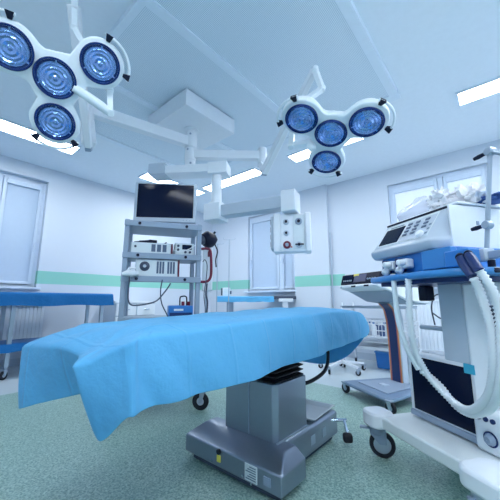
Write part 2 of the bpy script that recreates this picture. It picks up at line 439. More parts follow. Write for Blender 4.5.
# big lamp: spring arm rises towards the viewer from the elbow
S1a, S1b = V((.86, 2.47, 2.145)), V((.50, 1.93, 2.80))
MB().bar((E1.x, E1.y, 2.49), S1a+V((.0,.0,.03)), .07, .10, up=(1,0,0)).build('elbow_link', 'white', mt, bev=.008)
spring_arm(S1a, S1b, .065, .085)
S2a, S2b = V((2.345, 1.79, 2.25)), V((1.80, .90, 2.595))
MB().bar((E2.x, E2.y, 2.37), S2a+V((.01,.01,.02)), .06, .09, up=(1,0,0)).build('elbow_link', 'white', mt, bev=.008)
spring_arm(S2a, S2b, .085, .06)
# supply pendant arm under the column
H0, H1 = V((1.66, 2.62, 2.24)), V((1.955, 2.06, 2.205))
q = MB(); q.bar(H0, H1, .17, .085); q.build('pendant_arm', 'white', mt, bev=.006)
q = MB(); q.bar(H0+V((-.06,.10,.01)), H0+V((.03,-.06,.01)), .19, .12); q.build('arm_end_block', 'white2', mt, bev=.006)
MB().cyl((*SP, 2.31),(*SP, 2.265), .07, seg=28).build('arm_hub', 'white', mt, bev=.006)
q = MB(); q.bar(H1+V((.05,-.08,.0)), H1+V((-.05,.09,.0)), .18, .12); q.build('arm_end_block', 'white', mt, bev=.006)
PX, PY = 1.93, 2.075
q = MB(); q.cyl((PX,PY,2.17),(PX,PY,1.84), .052, seg=28); q.lathe([(.052,1.86),(.075,1.85),(.075,1.83)], (PX,PY,0)); q.build('drop_post', 'white', mt)
dA = (V((2.13,1.345,0))-V((PX,PY,0))).normalized()
ang = math.degrees(math.atan2(dA.y, dA.x)); GF = frame_xy((PX, PY, 0), ang); LEN = (V((2.13,1.345,0))-V((PX,PY,0))).length
MB(GF).bx(-.09, .09, -.09, .09, 1.665, 1.835).build('joint_box', 'white', mt, bev=.008)
MB(GF).bx(.085, LEN-.05, -.06, .06, 1.70, 1.81).build('supply_arm', 'white2', mt, bev=.006)
MB(GF).bx(LEN-.06, LEN+.07, -.085, .085, 1.655, 1.845).build('joint_box', 'white', mt, bev=.008)
# supply head with gas outlets
gp = thing('gas_outlet_panel', 'white hanging supply panel with round gas outlets on its face', 'gas panel', (2.14, 1.33, 1.31))
PF = frame_xy((2.13, 1.325, 0), -149.5) @ Matrix.Scale(-1, 4, V((0, 1, 0)))   # x towards the viewer, y to the viewer's left
MB(PF).bx(-.13, .0, -.155, .155, 1.315, 1.648).build('body', 'white', gp, bev=.008)
for y0, y1 in ((-.155, -.105), (.105, .165)):
    MB(PF).bx(-.13, .022, y0*1.0, y1, 1.31, 1.653).build('side_rail', 'white', gp, bev=.01)
MB(PF).bx(-.13, .0, .168-.003, .19, 1.34, 1.63).build('socket_strip', 'white2', gp, bev=.004)
for k in range(4):
    MB(PF).bx(-.09, -.03, .19, .196, 1.365+k*.066, 1.41+k*.066).build('socket', 'dgrey', gp, bev=.003)
MB(PF).bx(.0, .006, -.10, .0-.004, 1.335, 1.63).build('outlet_plate', 'label', gp, bev=.002)
MB(PF).bx(.0, .006, .002, .10, 1.335, 1.63).build('outlet_plate', 'white', gp, bev=.002)
def outlet(y, z, r, m, dm):
    q = MB(PF); q.lathe([(r*.6,.006),(r,.006),(r,.014),(r*.85,.022),(r*.5,.022),(r*.5,.008),(.001,.008)], (0,y,z), (0,1,0),(0,0,1),(1,0,0), 24)
    o = q.build('gas_outlet', m, gp)
    MB(PF).cyl((.008,y,z),(.03,y,z), r*.42, seg=14).build('outlet_core', dm, o)
outlet(.055, 1.575, .026, 'white2', 'black'); outlet(-.052, 1.575, .030, 'grey', 'black'); outlet(.055, 1.475, .024, 'white2', 'black')
outlet(.05, 1.372, .034, 'red', 'grey'); outlet(-.052, 1.372, .028, 'white2', 'black')
MB(PF).bar((.02, -.09, 1.372), (.02, -.02, 1.372), .012, .012).build('outlet_lever', 'black', gp)
MB(PF).lathe([(.001,.008),(.007,.008),(.007,.014),(.001,.014)], (0,.012,1.352), (0,1,0),(0,0,1),(1,0,0), 10).build('indicator', 'pinkred', gp)

# ------------------------------------------------------------------ surgical lamps
def surgical_lamp(label, heads, n, bracket, pivot, shift={}):
    n = V(n).normalized(); c = V(heads[0])
    outs = [V(h) for h in heads[1:]]
    u = (outs[0]-c); u = (u-n*u.dot(n)).normalized(); v = n.cross(u)
    loc2 = [((h-c).dot(u), (h-c).dot(v)) for h in [c]+outs]
    R = .105
    t = thing('surgical_lamp', label, 'surgical lamp', c)
    def sd(x, y):
        k = .07; res = None
        def sm(a, b):
            h = max(k-abs(a-b), 0)/k; return min(a, b)-h*h*k*.25
        for i, (hx, hy) in enumerate(loc2):
            d = math.hypot(x-hx, y-hy)-(R+.034)
            if i:
                L = math.hypot(hx, hy); s = max(0, min(1, (x*hx+y*hy)/(L*L)))
                d = min(d, math.hypot(x-s*hx, y-s*hy)-.082)
            res = d if res is None else sm(res, d)
        return res
    N = 180; out = []
    for i in range(N):
        a = 2*PI*i/N; lo, hi = .02, .62
        # march from outside so that lobes stay whole
        r = hi
        while r > lo and sd(r*math.cos(a), r*math.sin(a)) > 0: r -= .003
        out.append((r*math.cos(a), r*math.sin(a)))
    def ring(inset, w):
        rs = []
        for i in range(N):
            x, y = out[i]; px, py = out[i-1]; qx, qy = out[(i+1) % N]
            tx, ty = qx-px, qy-py; L = math.hypot(tx, ty) or 1
            nx, ny = ty/L, -tx/L
            rs.append(c+u*(x-nx*inset)+v*(y-ny*inset)+n*w)
        return rs
    q = MB(); q.rings([ring(.010,.0), ring(.003,-.004), ring(0,-.014), ring(.002,-.04), ring(.012,-.062), ring(.03,-.078), ring(.055,-.088)])
    q.build('lamp_body', 'lampwhite', t, deg=50)
    for i, (hx, hy) in enumerate(loc2):
        o = c+u*hx+v*hy
        hd = MB(); hd.lathe([(R+.004,-.002),(R+.006,.010),(R+.001,.017),(R-.005,.016),(R-.006,.002)], o, u, v, n, 48)
        h = hd.build('lamp_head', 'reflector_dark', t)
        rr = MB(); rws = []; SEG = 18
        for j, (k, z) in enumerate([(.88,.003),(.84,.010),(.78,.003),(.70,.0095),(.62,.003),(.52,.009),(.42,.003),(.30,.009),(.16,.004),(.08,.011),(.01,.013)]):
            rws.append([o+(u*math.cos(2*PI*(q+.5*(j % 2))/SEG)+v*math.sin(2*PI*(q+.5*(j % 2))/SEG))*R*k+n*z for q in range(SEG)])
        rr.rings(rws, True, False); rr.build('reflector', 'reflector', h, smooth=False)
        rd = MB(); rd.lathe([(R-.006,.012),(R*.86,.0035)], o, u, v, n, 48); rd.build('lamp_ring', 'reflector_dark', h)
        for s in range(3):          # small ribs on the ring
            a = 2*PI*s/3+.9; d = u*math.cos(a)+v*math.sin(a)
            MB().bar(o+d*R*.80+n*.006, o+d*(R-.007)+n*.010, .008, .003, up=n).build('ring_rib', 'reflector', h)
        cv = MB(); cv.lathe([(R-.004,.013),(R*.7,.017),(R*.35,.0195),(.001,.0205)], o, u, v, n, 40); cv.build('lens', 'lens', h)
        if i:
            d0 = math.atan2(hy, hx)+shift.get(i, 0); rad = R+.058; sp = .80
            pts = []
            for s in range(19):
                a = d0-sp+2*sp*s/18
                pts.append(o+(u*math.cos(a)+v*math.sin(a))*rad+n*.004)
            ext = [pts[0]+(pts[0]-pts[1])*1.2]+pts+[pts[-1]+(pts[-1]-pts[-2])*1.2]
            hb = MB(); hb.tube(ext, .0085, 10); ho = hb.build('handle', 'lampwhite', t)
            for a in (d0-sp*.94, d0+sp*.94):
                d = u*math.cos(a)+v*math.sin(a); e = v*math.cos(a)-u*math.sin(a)
                kb = MB(); kb.rings([[o+d*(R+.026)+e*(s1*.010)+n*(s2*.010-.004) for s1, s2 in ((-1,-1),(1,-1),(1,1),(-1,1))],
                                     [o+d*(rad+.008)+e*(s1*.021)+n*(s2*.014+.002) for s1, s2 in ((-1,-1),(1,-1),(1,1),(-1,1))]])
                kb.build('handle_bracket', 'black', ho, bev=.003)
    bk = MB()
    for a, b_ in zip(bracket[:-1], bracket[1:]): bk.bar(a, b_, .036, .044, up=n)
    for a in bracket: bk.lathe([(.001,-.024),(.024,-.024),(.024,.024),(.001,.024)], a, u, v, n, 14)
    bk.build('yoke', 'lampwhite', t, bev=.004)
    pv = MB(); pv.tube(pivot, [.024,.030,.030,.024], 18); pv.build('pivot_grip', 'lampwhite', t, bev=.004)
    return t
surgical_lamp('large white surgical lamp with four blue round heads at upper left',
    [(.442,1.893,2.204),(.224,1.909,2.264),(.620,1.724,2.325),(.507,2.043,2.016)], (-.2332,-.7178,-.6561),
    [(.500,1.925,2.84),(.519,1.930,2.64),(.590,1.90,2.52),(.690,1.895,2.34),(.735,1.84,2.275),(.748,1.835,2.115)],
    [V((.748,1.835,2.110)),V((.700,1.845,2.135)),V((.62,1.86,2.165)),V((.535,1.875,2.19))], {1: -.45})
surgical_lamp('smaller white surgical lamp with four dark blue heads over the table centre',
    [(1.798,.791,2.045),(1.614,.912,2.114),(1.825,.556,2.044),(2.004,.929,1.957)], (-.3726,-.0392,-.9272),
    [(1.80,.890,2.60),(1.845,.862,2.455),(1.775,.985,2.36),(1.74,1.06,2.19),(1.74,1.075,2.03),(1.80,.965,2.035)],
    [V((1.80,.965,2.035)),V((1.803,.955,2.02)),V((1.806,.945,2.0)),V((1.81,.94,1.975))])

# ------------------------------------------------------------------ operating table
ot = thing('operating_table', 'steel operating table pedestal under the blue drape', 'operating table', (1.45, 1.15, 0))
def hip(b, x0, x1, y0, y1, z0, zs, zt, ins):
    (a, c, d, e) = ins
    b.rings([[(x0,y0,z0),(x1,y0,z0),(x1,y1,z0),(x0,y1,z0)],[(x0,y0,zs),(x1,y0,zs),(x1,y1,zs),(x0,y1,zs)],
             [(x0+a,y0+d,zt),(x1-c,y0+d,zt),(x1-c,y1-e,zt),(x0+a,y1-e,zt)]])
b = MB(); hip(b, 1.215, 1.43, .845, 1.53, .035, .125, .18, (.10,.02,.05,.06)); b.build('foot_cover', 'steel', ot, bev=.006)
b = MB(); hip(b, 1.36, 2.02, .945, 1.35, .035, .165, .18, (.0,.02,.012,.012)); b.build('base_cover', 'steel', ot, bev=.006)
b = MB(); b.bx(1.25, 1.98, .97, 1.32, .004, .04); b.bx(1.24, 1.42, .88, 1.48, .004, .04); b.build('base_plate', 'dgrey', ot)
# column shroud with a chamfered near edge
ch = .025
b = MB(); b.prism([(1.345+ch,.965),(1.655,.965),(1.655,1.33),(1.345,1.33),(1.345,.965+ch)], 'z', .176, .462)
b.build('column_shroud', 'steel', ot, bev=.004)
MB().bx(1.338, 1.346, 1.145, 1.149, .185, .455).build('shroud_seam', 'grey', ot)
MB().bx(1.345, 1.66, .958, .966, .176, .186).build('shroud_trim', 'steel2', ot)
# rubber bellows
rs = []
zz = .455
for k in range(7):
    g = .012*k; xs = .012*k
    for ins, dz in ((.022, 0), (.0, .012), (.0, .016), (.022, .026)):
        i = ins-.006; rs.append([(1.36+i, .98+i, zz+dz),(1.64-i, .98+i, zz+dz),(1.64-i, 1.315-i, zz+dz),(1.36+i, 1.315-i, zz+dz)])
    zz += .0265
b = MB(); b.rings(rs); b.build('bellows', 'rubber', ot, bev=.003, sub=0)
# tabletop sections and mattress (mostly under the drape)
MB().bx(.62, 2.30, .92, 1.44, .64, .70).build('tabletop', 'steel2', ot, bev=.008)
b = MB(); b.bx(.56, 1.15, .89, 1.47, .70, .775); b.bx(1.16, 1.75, .89, 1.47, .70, .785); b.bx(1.76, 2.36, .89, 1.47, .70, .79); b.build('mattress', 'black', ot, bev=.025, seg=3)
for y in (.90, 1.46): MB().bx(.7, 2.2, y-.012, y+.012, .655, .685).build('side_rail', 'chrome', ot, bev=.003)
# label plate, tag, rating plate on the sloped cover / near face
FX = lambda y, z: 1.2145
def plate(y0, y1, z0, z1, m, nm, d=.0):
    return MB().bx(1.2115-d, 1.2155, y0, y1, z0, z1).build(nm, m, ot)
pl = plate(.985, 1.062, .045, .118, 'label', 'rating_plate')
for k in range(6):
    MB().bx(1.2100, 1.2118, .992, 1.055-(k % 3)*.012, .054+k*.0105, .058+k*.0105).build('plate_line', 'ink', pl)
plate(.905, .945, .062, .098, 'grey', 'socket_plate', .002)
MB().bx(1.2085, 1.2155, 1.232, 1.258, .062, .095).build('yellow_tag', 'yellow', ot, bev=.002)
MB().cyl((1.205, 1.245, .112), (1.222, 1.245, .112), .013, seg=14).build('tag_screw', 'rubber', ot)
for y, z in ((1.30, .052), (1.075, .035+.02), (1.02, .03+.008)):
    MB().cyl((1.209, y, z), (1.216, y, z), .006, seg=10).build('bolt', 'chrome', ot)
for x in (1.66, 1.80): MB().bx(x, x+.05, .9425, .946, .075, .125).build('vent_plate', 'steel2', ot)
# brake pedal lever on the right
b = MB(); b.cyl((1.93,.955,.135),(2.0,.87,.135), .010); b.bar((1.99,.885,.137),(1.925,.835,.085), .016, .016); b.build('pedal_lever', 'chrome', ot, bev=.003)
MB().box((1.905,.828,.072),(.050,.056,.05), Matrix.Rotation(.6,3,'Z')).build('pedal', 'rubber', ot, bev=.014, seg=3)
# mains hose from the column
b = MB(); b.tube(catmull([(1.66,1.12,.44),(1.78,1.11,.37),(1.92,1.09,.35),(2.10,1.06,.40),(2.24,1.10,.50),(2.28,1.15,.66)],8), .013, 10); b.build('hose', 'rubber', ot)

# tray resting on the base
def dish(b, x0, x1, y0, y1, z0, h, lip, F=None):
    r = lambda e, z: [(x0-e,y0-e,z),(x1+e,y0-e,z),(x1+e,y1+e,z),(x0-e,y1+e,z)]
    b.rings([r(0,z0), r(lip,z0+h), r(lip+.008,z0+h), r(lip+.008,z0+h+.004), r(lip-.004,z0+h+.004), r(-.004,z0+.004)])
tb = MB(frame_xy((1.85,1.06,0),4)); dish(tb, -.13, .13, -.085, .085, .1815, .020, .022)
tag(tb.build('plastic_tray', 'ltray', bev=.004), 'white plastic tray lying on the steel table base', 'tray')

# ------------------------------------------------------------------ drape over the operating table
# perimeter entries: (rim, hem)
PER = [
 ((2.40,.862,.772),(2.425,.84,.662)), ((2.28,.85,.815),(2.27,.825,.640)), ((2.0,.85,.830),(2.0,.815,.618)), ((1.75,.85,.830),(1.75,.825,.606)),
 ((1.5,.85,.826),(1.5,.812,.598)), ((1.25,.85,.820),(1.25,.822,.592)), ((1.0,.85,.812),(1.0,.808,.586)), ((.8,.85,.800),(.8,.820,.590)),
 ((.62,.85,.792),(.62,.806,.592)), ((.53,.85,.790),(.53,.815,.597)), ((.485,.848,.788),(.485,.805,.597)), ((.464,.832,.785),(.462,.800,.594)), ((.448,.836,.782),(.450,.820,.588)),
 ((.412,.880,.760),(.418,.872,.528)), ((.375,.920,.732),(.404,.905,.522)), ((.348,.945,.722),(.400,.945,.600)), ((.352,.968,.718),(.480,.985,.640)), ((.395,1.06,.730),(.475,1.06,.615)), ((.390,1.22,.740),(.440,1.22,.565)),
 ((.375,1.38,.735),(.395,1.36,.525)), ((.355,1.52,.722),(.365,1.47,.490)), ((.42,1.55,.735),(.40,1.55,.50)), ((.56,1.50,.770),(.53,1.54,.56)),
 ((.8,1.49,.80),(.8,1.53,.60)), ((1.2,1.49,.815),(1.2,1.53,.60)), ((1.6,1.49,.825),(1.6,1.53,.60)), ((2.0,1.49,.83),(2.0,1.53,.58)), ((2.28,1.49,.825),(2.3,1.53,.50)),
 ((2.40,1.47,.805),(2.43,1.49,.38)), ((2.42,1.38,.81),(2.435,1.38,.36)), ((2.42,1.2,.815),(2.435,1.21,.375)), ((2.42,1.02,.812),(2.435,1.02,.455)), ((2.42,.92,.795),(2.445,.885,.60)),
]
def closed_cat(pts, n):
    m = len(pts); out = []
    for i in range(m):
        a,b_,c_,d = (V(pts[(i+k-1) % m]) for k in range(4))
        for k in range(n):
            s = k/n; out.append(.5*((2*b_)+(c_-a)*s+(2*a-5*b_+4*c_-d)*s*s+(3*b_-a-3*c_+d)*s**3))
    return out
NS = 10
rim = closed_cat([r for r, h in PER], NS); hem = closed_cat([h for r, h in PER], NS)
N = len(rim); rows = []
def wob(q, s, a, o=0): return noise.noise(V((q.x*s+o, q.y*s, q.z*s+o)))*a
for k in range(15):                        # skirt rows from hem up to rim
    f = k/14; row = []
    for i in range(N):
        r, h = rim[i], hem[i]; cen = V((max(.75, min(2.2, r.x)), 1.17, 0)); out = V((r.x-cen.x, r.y-cen.y, 0)); out = out.normalized() if out.length > 1e-5 else V((0,1,0))
        ff = 1-(1-f)**1.0
        q = h.lerp(r, ff) + out*(.009*math.sin(PI*min(1, f*1.05))*(.6+.4*f))
        ripple = (math.sin(i*.23)+.6*math.sin(i*.11+1.3))*.006*(1-f)
        q += out*ripple + V((0,0,1))*wob(q, 5, .004)
        q += out*wob(q, 3.2, .022, 3)*(1-f*.6) + out*(abs(noise.noise(V((q.x*6+q.z*3, q.y*6, q.z*2))))-.2)*.022*(1-f*.5)
        row.append(q)
    rows.append(row)
for k in range(1, 13):                     # top
    f = k/12; row = []
    for i in range(N):
        r = rim[i]; sx = max(.80, min(2.10, r.x)); top = .818+.030*min(1, max(0, (sx-.7)/1.2))
        s = V((sx, 1.17, top)); q = r.lerp(s, f)
        z = r.z+(top-r.z)*(1-(1-f)**2.6)
        # table end is at x = .56: beyond it the sheet slopes down to its rim
        q.z = z + wob(q, 4, .010)*math.sin(PI*f) + (abs(noise.noise(V((q.x*3.4+q.y*2.5, q.y*4, 2))))-.22)*.030*math.sin(PI*min(1, f*1.2))
        if q.x > .54 and .875 < q.y < 1.485: q.z = max(q.z, .800)
        row.append(q)
    rows.append(row)
b = MB(); b.rings(rows, True, False)
bmesh.ops.remove_doubles(b.bm, verts=b.bm.verts, dist=.0004)
dr = b.build('surgical_drape', 'drape', None, solid=.0015, sub=1, deg=180)
tag(dr, 'large light blue surgical drape spread over the operating table', 'drape')

# ------------------------------------------------------------------ left instrument table with deep blue drape
lt = thing('instrument_table', 'long steel table under the deep blue drape by the left window', 'table', (1.2, 4.78, 0))
TX0, TX1, TY0, TY1 = .10, 2.07, 4.48, 5.08
MB().bx(TX0, TX1, TY0, TY1, .965, 1.0).build('tabletop', 'steel2', lt, bev=.004)
b = MB(); b.bx(TX0+.05, TX1-.05, TY0+.03, TY1-.03, .36, .39); b.build('shelf', 'steel2', lt, bev=.004)
for x in (TX0+.08, .93, TX1-.10):
    for y in (TY0+.05, TY1-.05):
        MB().bx(x-.022, x+.022, y-.022, y+.022, .135, .965).build('leg', 'steel2', lt, bev=.004)
for x in (TX0+.08, .93, TX1-.10):
    for y in (TY0+.05, TY1-.05): castor(lt, x, y, .05, Matrix(), turn=.6)
def sheet(b, x0, x1, y0, y1, z, drop, amp=.012, n=60, per=3.0):
    pts = []
    def edge(a, c, m): return [V(a).lerp(V(c), k/m) for k in range(m)]
    ring = edge((x0,y0,0),(x1,y0,0),n)+edge((x1,y0,0),(x1,y1,0),n//3)+edge((x1,y1,0),(x0,y1,0),n)+edge((x0,y1,0),(x0,y0,0),n//3)
    c = V(((x0+x1)/2,(y0+y1)/2,0)); rows = []
    for f in (0, .25, .5, .75, .92, 1):
        row = []
        for i, q in enumerate(ring):
            o = V((1 if q.x > x1-1e-4 else (-1 if q.x < x0+1e-4 else 0), 1 if q.y > y1-1e-4 else (-1 if q.y < y0+1e-4 else 0), 0))
            k = o*(.012+amp*(1-f)*(1+math.sin(i*.55)+.5*math.sin(i*.23))*.5)*(1 if f < 1 else .2)
            row.append(V((q.x+k.x, q.y+k.y, z-drop*(1-f) + (0 if f else .006*math.sin(i*.31)))))
        rows.append(row)
    for f in (.5,): rows.append([V((c.x+(q.x-c.x)*f, c.y+(q.y-c.y)*f, z+.002)) for q in ring])
    b.rings(rows, True, True)
    return b
b = sheet(MB(), TX0-.01, TX1+.01, TY0-.01, TY1+.01, 1.006, .165)
tag(b.build('table_drape', 'drape2', deg=60), 'deep blue drape covering the long table by the left window', 'drape')
b = sheet(MB(), TX0+.06, 1.42, TY0+.02, TY1-.05, .398, .09)
tag(b.build('shelf_cloth', 'drape2', deg=60), 'blue cloth on the lower shelf of the left table', 'cloth')

def radiator(name, label, F, L, z0, z1):
    t = thing('radiator', label, 'radiator', F @ V((L/2,0,z0)))
    b = MB(F); n = int(L/.045)
    for k in range(n):
        x = (k+.5)*L/n; b.bx(x-.016, x+.016, -.035, .0, z0+.02, z1-.02)
    b.bx(0, L, -.025, -.005, z0+.03, z1-.03); b.bx(0, L, -.05, .03, z1-.03, z1); b.bx(0, L, -.045, .02, z0, z0+.03)
    b.build('radiator_panel', 'radiator', t, bev=.004)
    MB(F).cyl((L-.05, -.0, z0), (L-.05, 0, .0), .011, seg=10).build('pipe', 'radiator', t)
    MB(F).cyl((.05, -.0, z0), (.05, 0, .0), .011, seg=10).build('pipe', 'radiator', t)
radiator('r', 'white ribbed radiator under the left window behind the draped table', frame_xy((.25, YL-.075, 0), 0), 1.2, .33, .86)
radiator('r', 'white ribbed radiator under the right window behind the ventilator', frame_xy((XF-.075, 1.30, 0), -90), 1.75, .22, .92)

# ------------------------------------------------------------------ low cabinet by the left wall
cb = thing('low_cabinet', 'low pale cabinet standing by the left wall behind the equipment rack', 'cabinet', (2.72, 5.12, 0))
MB().bx(2.36, 3.10, 4.92, YL-.02, .06, .86).build('body', 'white2', cb, bev=.006)
MB().bx(2.34, 3.12, 4.90, YL-.015, .86, .90).build('worktop', 'white', cb, bev=.004)
MB().bx(2.38, 3.08, 4.95, YL-.05, 0, .06).build('plinth', 'dgrey', cb)
for k in range(2):
    d = MB(); d.bx(2.37+k*.37, 2.72+k*.37, 4.902, 4.92, .08, .64); dd = d.build('door', 'white', cb, bev=.003)
    MB().bx(2.66 if k == 0 else 2.77, 2.675 if k == 0 else 2.785, 4.88, 4.90, .45, .57).build('handle', 'chrome', dd, bev=.003)
    d = MB(); d.bx(2.37+k*.37, 2.72+k*.37, 4.902, 4.92, .66, .85); dd = d.build('drawer', 'white', cb, bev=.003)
    MB().bx(2.50+k*.37, 2.60+k*.37, 4.88, 4.90, .75, .765).build('handle', 'chrome', dd, bev=.003)

# ------------------------------------------------------------------ equipment rack
RF = frame_xy((1.22, 2.43, 0), -31.4)
RW, RD = .62, .42
rk = thing('equipment_rack', 'grey wheeled equipment rack with open shelves behind the operating table', 'equipment rack', RF @ V((RW/2, RD/2, 0)))
for x in (0, RW):
    for y in (0, RD):
        MB(RF).bx(x-.02, x+.02, y-.03, y+.03, .20, 1.60).build('post', 'cartgrey', rk, bev=.005)
SH = [1.565, 1.285, 1.085, .74, .30]
for z in SH:
    s = MB(RF); s.bx(-.02, RW+.02, -.035, RD+.02, z-.0, z+.02)
    s.bx(-.022, RW+.022, -.045, -.033, z-.025, z+.025)
    so = s.build('shelf', 'cartgrey', rk, bev=.004)
    for x in (.10, RW-.12):
        q = MB(RF); q.cyl((x, -.045, z), (x, -.053, z), .013, seg=14); q.build('shelf_screw', 'black', so)
b = MB(RF); b.bx(-.06, RW+.10, -.085, .05, .17, .205); b.bx(-.06, RW+.10, RD-.05, RD+.08, .17, .205); b.build('base_frame', 'cartgrey', rk, bev=.006)
for x in (-.03, RW+.07):
    for y in (-.055, RD+.05): castor(rk, x, y, .07, RF, turn=-1.0)
# red tubular loop on the right side
lp = catmull([(RW+.02,-.03,1.37),(RW+.07,-.035,1.375),(RW+.105,-.035,1.35),(RW+.115,-.035,1.22),(RW+.112,-.035,1.12),(RW+.08,-.035,1.075),(RW+.02,-.03,1.07)],6)
MB(RF).tube(lp, .0125, 10).build('red_side_handle', 'red', rk)
# monitor on the rack
mn = thing('monitor', 'wide dark monitor in a pale frame on top of the rack', 'monitor', RF @ V((.31, .13, 1.588)))
MF = frame_xy(RF @ V((.315, .10, 0)), -44)
Tl = Matrix.Rotation(math.radians(-3), 4, 'X')
b = MB(MF); b.bx(-.14, .14, -.09, .10, 1.588, 1.602); b.build('stand', 'grey', mn, bev=.005)
MB(MF).bx(-.06, .06, -.015, .035, 1.60, 1.70).build('stand_neck', 'dgrey', mn, bev=.004)
MB(MF).bx(-.285, .285, -.03, .025, 1.622, 2.008).build('monitor_frame', 'white2', mn, bev=.008)
MB(MF).bx(-.215, .215, .025, .065, 1.68, 1.95).build('back_cover', 'white2', mn, bev=.01)
MB(MF).bx(-.258, .258, -.033, -.028, 1.665, 1.99).build('screen', 'screen', mn, bev=.001)
for k in range(3): MB(MF).cyl((.17+k*.03, -.029, 1.642), (.17+k*.03, -.034, 1.642), .005, seg=10).build('button', 'grey', mn)
# devices
def device(label, x0, x1, y0, y1, z0, z1, trim):
    d = thing('medical_device', label, 'medical device', RF @ V(((x0+x1)/2,(y0+y1)/2,z0)))
    MB(RF).bx(x0, x1, y0+.006, y1, z0, z1).build('housing', 'white2', d, bev=.006)
    MB(RF).bx(x0+.006, x1-.006, y0, y0+.008, z0+.006, z1-.006).build('front_panel', 'label', d, bev=.002)
    if trim: MB(RF).bx(x1, x1+.012, y0-.004, y1-.06, z0+.002, z1-.002).build('side_trim', 'red', d, bev=.003)
    return d
def slots(d, x0, x1, z0, z1, n, y):
    for k in range(n):
        x = x0+(k+.5)*(x1-x0)/n
        o = MB(RF); w = (x1-x0)/n*.36
        m = 3
        o.bx(x-w, x+w, y-.003, y+.001, z0, z1); o.build('vent_slot', 'key', d)
z = SH[1]+.0205
d1 = device('wide pale device with vent slots at left on the second shelf of the rack', .035, .375, -.02, .30, z, z+.10, True)
slots(d1, .20, .34, z+.02, z+.085, 3, -.020)
MB(RF).cyl((.075,-.018,z+.06),(.075,-.03,z+.06), .010, seg=14).build('knob', 'dgrey', d1)
d2 = device('small pale monitor device with dark display at right on the second shelf', .405, .58, -.01, .26, z, z+.115, False)
MB(RF).bx(.47, .555, -.014, -.009, z+.055, z+.098).build('display', 'screen', d2)
for x, zz in ((.435,.085),(.435,.05),(.50,.03),(.54,.03)): MB(RF).cyl((x,-.009,z+zz),(x,-.022,z+zz), .011, seg=14).build('knob', 'dgrey', d2)
z = SH[2]+.0205
d3 = device('tall pale device with round dial and vents on the third shelf of the rack', .085, .44, -.02, .30, z, z+.155, True)
slots(d3, .255, .325, z+.03, z+.135, 3, -.020); slots(d3, .345, .415, z+.03, z+.135, 3, -.020)
q = MB(RF); q.lathe([(.001,.02),(.018,.02),(.026,.012),(.040,.010),(.042,.0),(.001,.0)], (.16,-.02,z+.09), (1,0,0),(0,0,1),(0,-1,0), 24); dd = q.build('dial', 'dgrey', d3)
MB(RF).lathe([(.001,.024),(.012,.024),(.014,.02)], (.16,-.02,z+.09), (1,0,0),(0,0,1),(0,-1,0), 18).build('dial_cap', 'white2', dd)
# camera head lying on the first device (black coupler)
ch_ = thing('camera_head', 'black camera head lying on the wide device on the second shelf', 'camera head', RF @ V((.18,.06,SH[1]+.121)))
zt = SH[1]+.1205
MB(RF).tube([(.10,.05,zt+.014),(.17,.04,zt+.017),(.19,.04,zt+.02),(.25,.03,zt+.016)], [.011,.014,.018,.016], 14).build('body', 'black', ch_)
MB(RF).tube(catmull([(.10,.05,zt+.014),(.06,.06,zt+.010),(.08,.12,zt+.009),(.2,.14,zt+.009),(.3,.1,zt+.009),(.33,.02,zt+.012)],6), .006, 8).build('cable', 'black', ch_)
# white handpiece at left of the tall device
hp = thing('handpiece', 'white handpiece hanging at the left end of the third rack shelf', 'handpiece', RF @ V((.03,-.06,1.12)))
b = MB(RF); b.tube([(-.01,-.075,1.118),(.03,-.075,1.128),(.07,-.075,1.124),(.115,-.07,1.130)], [.014,.026,.028,.016], 14); b.build('body', 'white', hp)
b = MB(RF); b.tube([(.03,-.07,1.15),(.045,-.07,1.17),(.09,-.06,1.172)], [.010,.012,.009], 12); b.build('nozzle', 'white', hp)
b = MB(RF); b.tube(catmull([(.05,-.075,1.105),(.05,-.077,1.06),(.045,-.08,.98),(.06,-.08,.885),(.12,-.075,.865),(.26,-.065,.895),(.33,-.055,.97),(.37,-.05,1.03),(.38,-.02,1.05)],8), .006, 8); b.build('cable', 'dgrey', hp)
# blue box on lower shelf
z = SH[3]+.0205
bb = thing('suction_pump', 'small royal blue unit with carrying loop on the low shelf of the rack', 'medical device', RF @ V((.49,.1,z)))
MB(RF).bx(.375, .585, -.02, .2, z, z+.10).build('housing', 'blue', bb, bev=.01)
MB(RF).bx(.42, .50, -.0235, -.019, z+.055, z+.072).build('badge', 'label', bb)
MB(RF).bx(.385, .575, -.0215, -.018, z+.012, z+.04).build('front_strip', 'navy', bb)
b = MB(RF); b.tube(catmull([(.475,.05,z+.10),(.475,.05,z+.165),(.49,.05,z+.18),(.53,.05,z+.175),(.535,.05,z+.10)],5), .006, 8); b.build('carrying_loop', 'black', bb)
b = MB(RF)
for x in (.50, .55): b.cyl((x,.03,z+.10),(x,.03,z+.135), .014, seg=14)
b.build('port', 'red', bb)
# cables
def cable(label, pts, r=.005, F=RF, m='dgrey', group=None, name='cable'):
    o = MB(F).tube(catmull(pts, 8), r, 8).build(name, m); tag(o, label, 'cable', group); return o
cable('dark cable hanging from the third shelf of the rack to its low shelf', [(.31,-.058,1.08),(.30,-.06,.98),(.315,-.06,.88),(.36,-.058,.79),(.37,-.05,.765)])
cable('thin grey cable looping beside the red side handle', [(RW+.035,-.042,1.25),(RW+.055,-.045,1.27),(RW+.075,-.045,1.22),(RW+.07,-.045,1.10),(RW+.055,-.04,.95),(RW+.07,-.04,.80),(RW+.05,-.03,.60)], .004)
cable('pale wire drooping across the small device on the second shelf', [(.385,-.052,1.40),(.40,-.055,1.34),(.46,-.056,1.335),(.53,-.055,1.36),(.585,-.05,1.40)], .004, m='white')
cable('red and dark cable pair end hanging right of the rack near the blue unit', [(RW+.09,.02,1.06),(RW+.08,.0,.96),(RW+.095,.0,.88),(RW+.085,.01,.72)], .008, m='dgrey')

